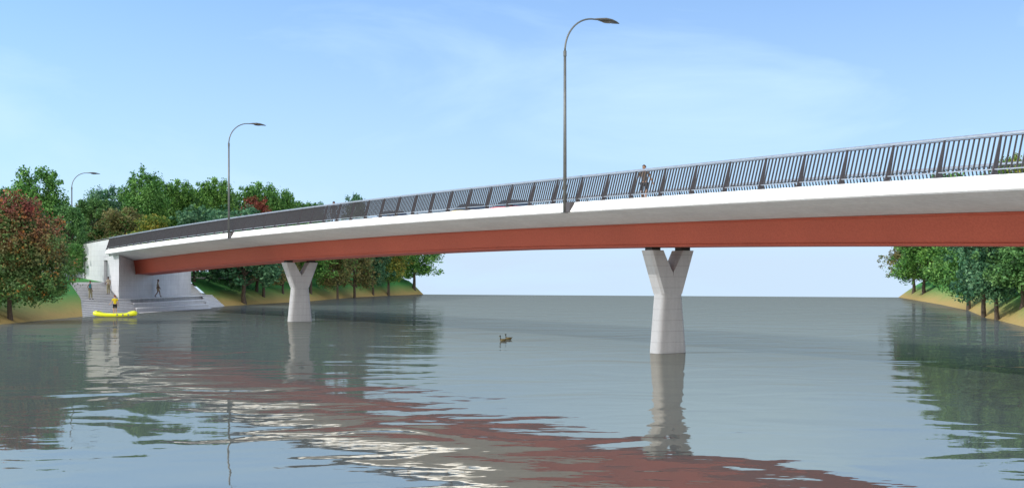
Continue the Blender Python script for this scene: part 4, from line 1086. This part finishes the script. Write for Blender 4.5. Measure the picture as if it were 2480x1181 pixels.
# ------------------------------------------------------------------ cars on the bridge
def paint(name, c):
    m, t, p = newmat(name); p.inputs['Base Color'].default_value = (*c, 1)
    n = noise_tex(t, coords(t), 3); t.links.new(ramp(t, n, [(.3, tuple(x*.94 for x in c)), (.7, c)]), p.inputs['Base Color'])
    p.inputs['Roughness'].default_value = .25; p.inputs['Coat Weight'].default_value = .6; return m
GLASS = simple('car_glass', (.02, .025, .03), .08); TYRE = simple('tyre', (.02, .02, .02), .8); RIM = simple('rim', (.45, .45, .47), .3, .7); TAIL = simple('tail_lamp', (.35, .02, .02), .3)
def car(S, u, ppaint, roofm, label, H=1.12, flip=False):
    p = BP(S, u, -.155); t = tang(S); slope = math.atan2(BP(S+1, u, 0).z-BP(S-1, u, 0).z, 2.0)
    root = empty('car', tuple(p)); root.rotation_euler = Matrix(((t.x*math.cos(slope), -t.y, 0), (t.y*math.cos(slope), t.x, 0), (math.sin(slope), 0, 1))).to_euler() if False else (0, -slope if not flip else slope, math.atan2(t.y, t.x)+(math.pi if flip else 0))
    tag(root, label, 'car', 'cars crossing the bridge')
    k = H/1.25
    prof = [(-2.05, .32), (-2.08, .60), (-1.95, .80*k), (-1.25, .86*k), (1.0, .80*k), (1.75, .66*k), (2.08, .52), (2.10, .30)]
    def loft(name, prof, hw, mat, par, z0=.22, inset=.10, close=True):
        mb = MB(); n = len(prof)
        for y, sc_ in ((-hw, 1), (-hw+inset, 0), (hw-inset, 0), (hw, 1)):
            for (x, z) in prof: mb.v.append((x, y, z if sc_ == 0 else z-.09*(z > .5))); mb.uv.append((0, 0))
            for (x, z) in (prof[-1], prof[0]): mb.v.append((x*.97, y, z0)); mb.uv.append((0, 0))
        m = n+2
        for i in range(3):
            for q in range(m): mb.f.append((i*m+q, i*m+(q+1) % m, (i+1)*m+(q+1) % m, (i+1)*m+q))
        mb.f.append(tuple(range(m))); mb.f.append(tuple(3*m+q for q in range(m))[::-1])
        return bevel(recalc(mb.build(name, mat, par, False)), .05, 3)
    body = loft('body', prof, .86, ppaint, root)
    gz = .80*k
    mb = MB()
    cab = [(-1.45, gz), (-.75, H-.04), (.15, H-.02), (.95, gz-.02)]
    vs = []
    for y0, y1 in ((-.76, -.60), (.76, .60)):
        for (x, z) in cab: vs.append((x, y0 if z < H-.1 else y1, z))
    mb.add(vs, [(0, 1, 2, 3), (7, 6, 5, 4), (0, 4, 5, 1), (1, 5, 6, 2), (2, 6, 7, 3)])
    recalc(mb.build('windows', GLASS, root))
    mb = MB(); mb.box8([(-.80, -.62, H-.05), (.18, -.62, H-.03), (.18, .62, H-.03), (-.80, .62, H-.05), (-.72, -.54, H), (.12, -.54, H+.01), (.12, .54, H+.01), (-.72, .54, H)])
    bevel(mb.build('roof', roofm, root), .02)
    for x in (-1.35, 1.32):
        for y in (-.80, .80):
            mb = MB(); mb.tube([(x, y-.10, .31), (x, y+.10, .31)], .31, 20); w = autosmooth(mb.build('wheel', TYRE, root), 40)
            mb = MB(); s_ = 1 if y > 0 else -1; mb.tube([(x, y+.08*s_, .31), (x, y+.112*s_, .31)], .20, 16); mb.build('rim', RIM, w)
    for y in (-.6, .6):
        mb = MB(); mb.box((2.06, y, .52), (.08, .34, .12)); mb.build('headlight', M['lamp_glass'], root)
        mb = MB(); mb.box((-2.05, y, .66), (.08, .30, .10)); mb.build('tail_light', TAIL, root)
        mb = MB(); mb.box((.72, y*1.48, .86*k), (.12, .18, .12)); bevel(mb.build('mirror', M['black'], root), .02)
    return root
car(68.6, 6.3, paint('cream_car_paint', (.72, .52, .20)), M['black'], 'cream and orange low car glimpsed under the railing in the middle of the bridge')
car(73.3, 6.3, paint('red_car_paint', (.55, .12, .07)), M['black'], 'red low car with black roof just ahead of the cream one behind the railing')
car(58.3, 6.3, paint('white_car_paint', (.78, .78, .78)), M['white'], 'white car of which only the bonnet edge shows under the railing left of the middle', H=1.2)
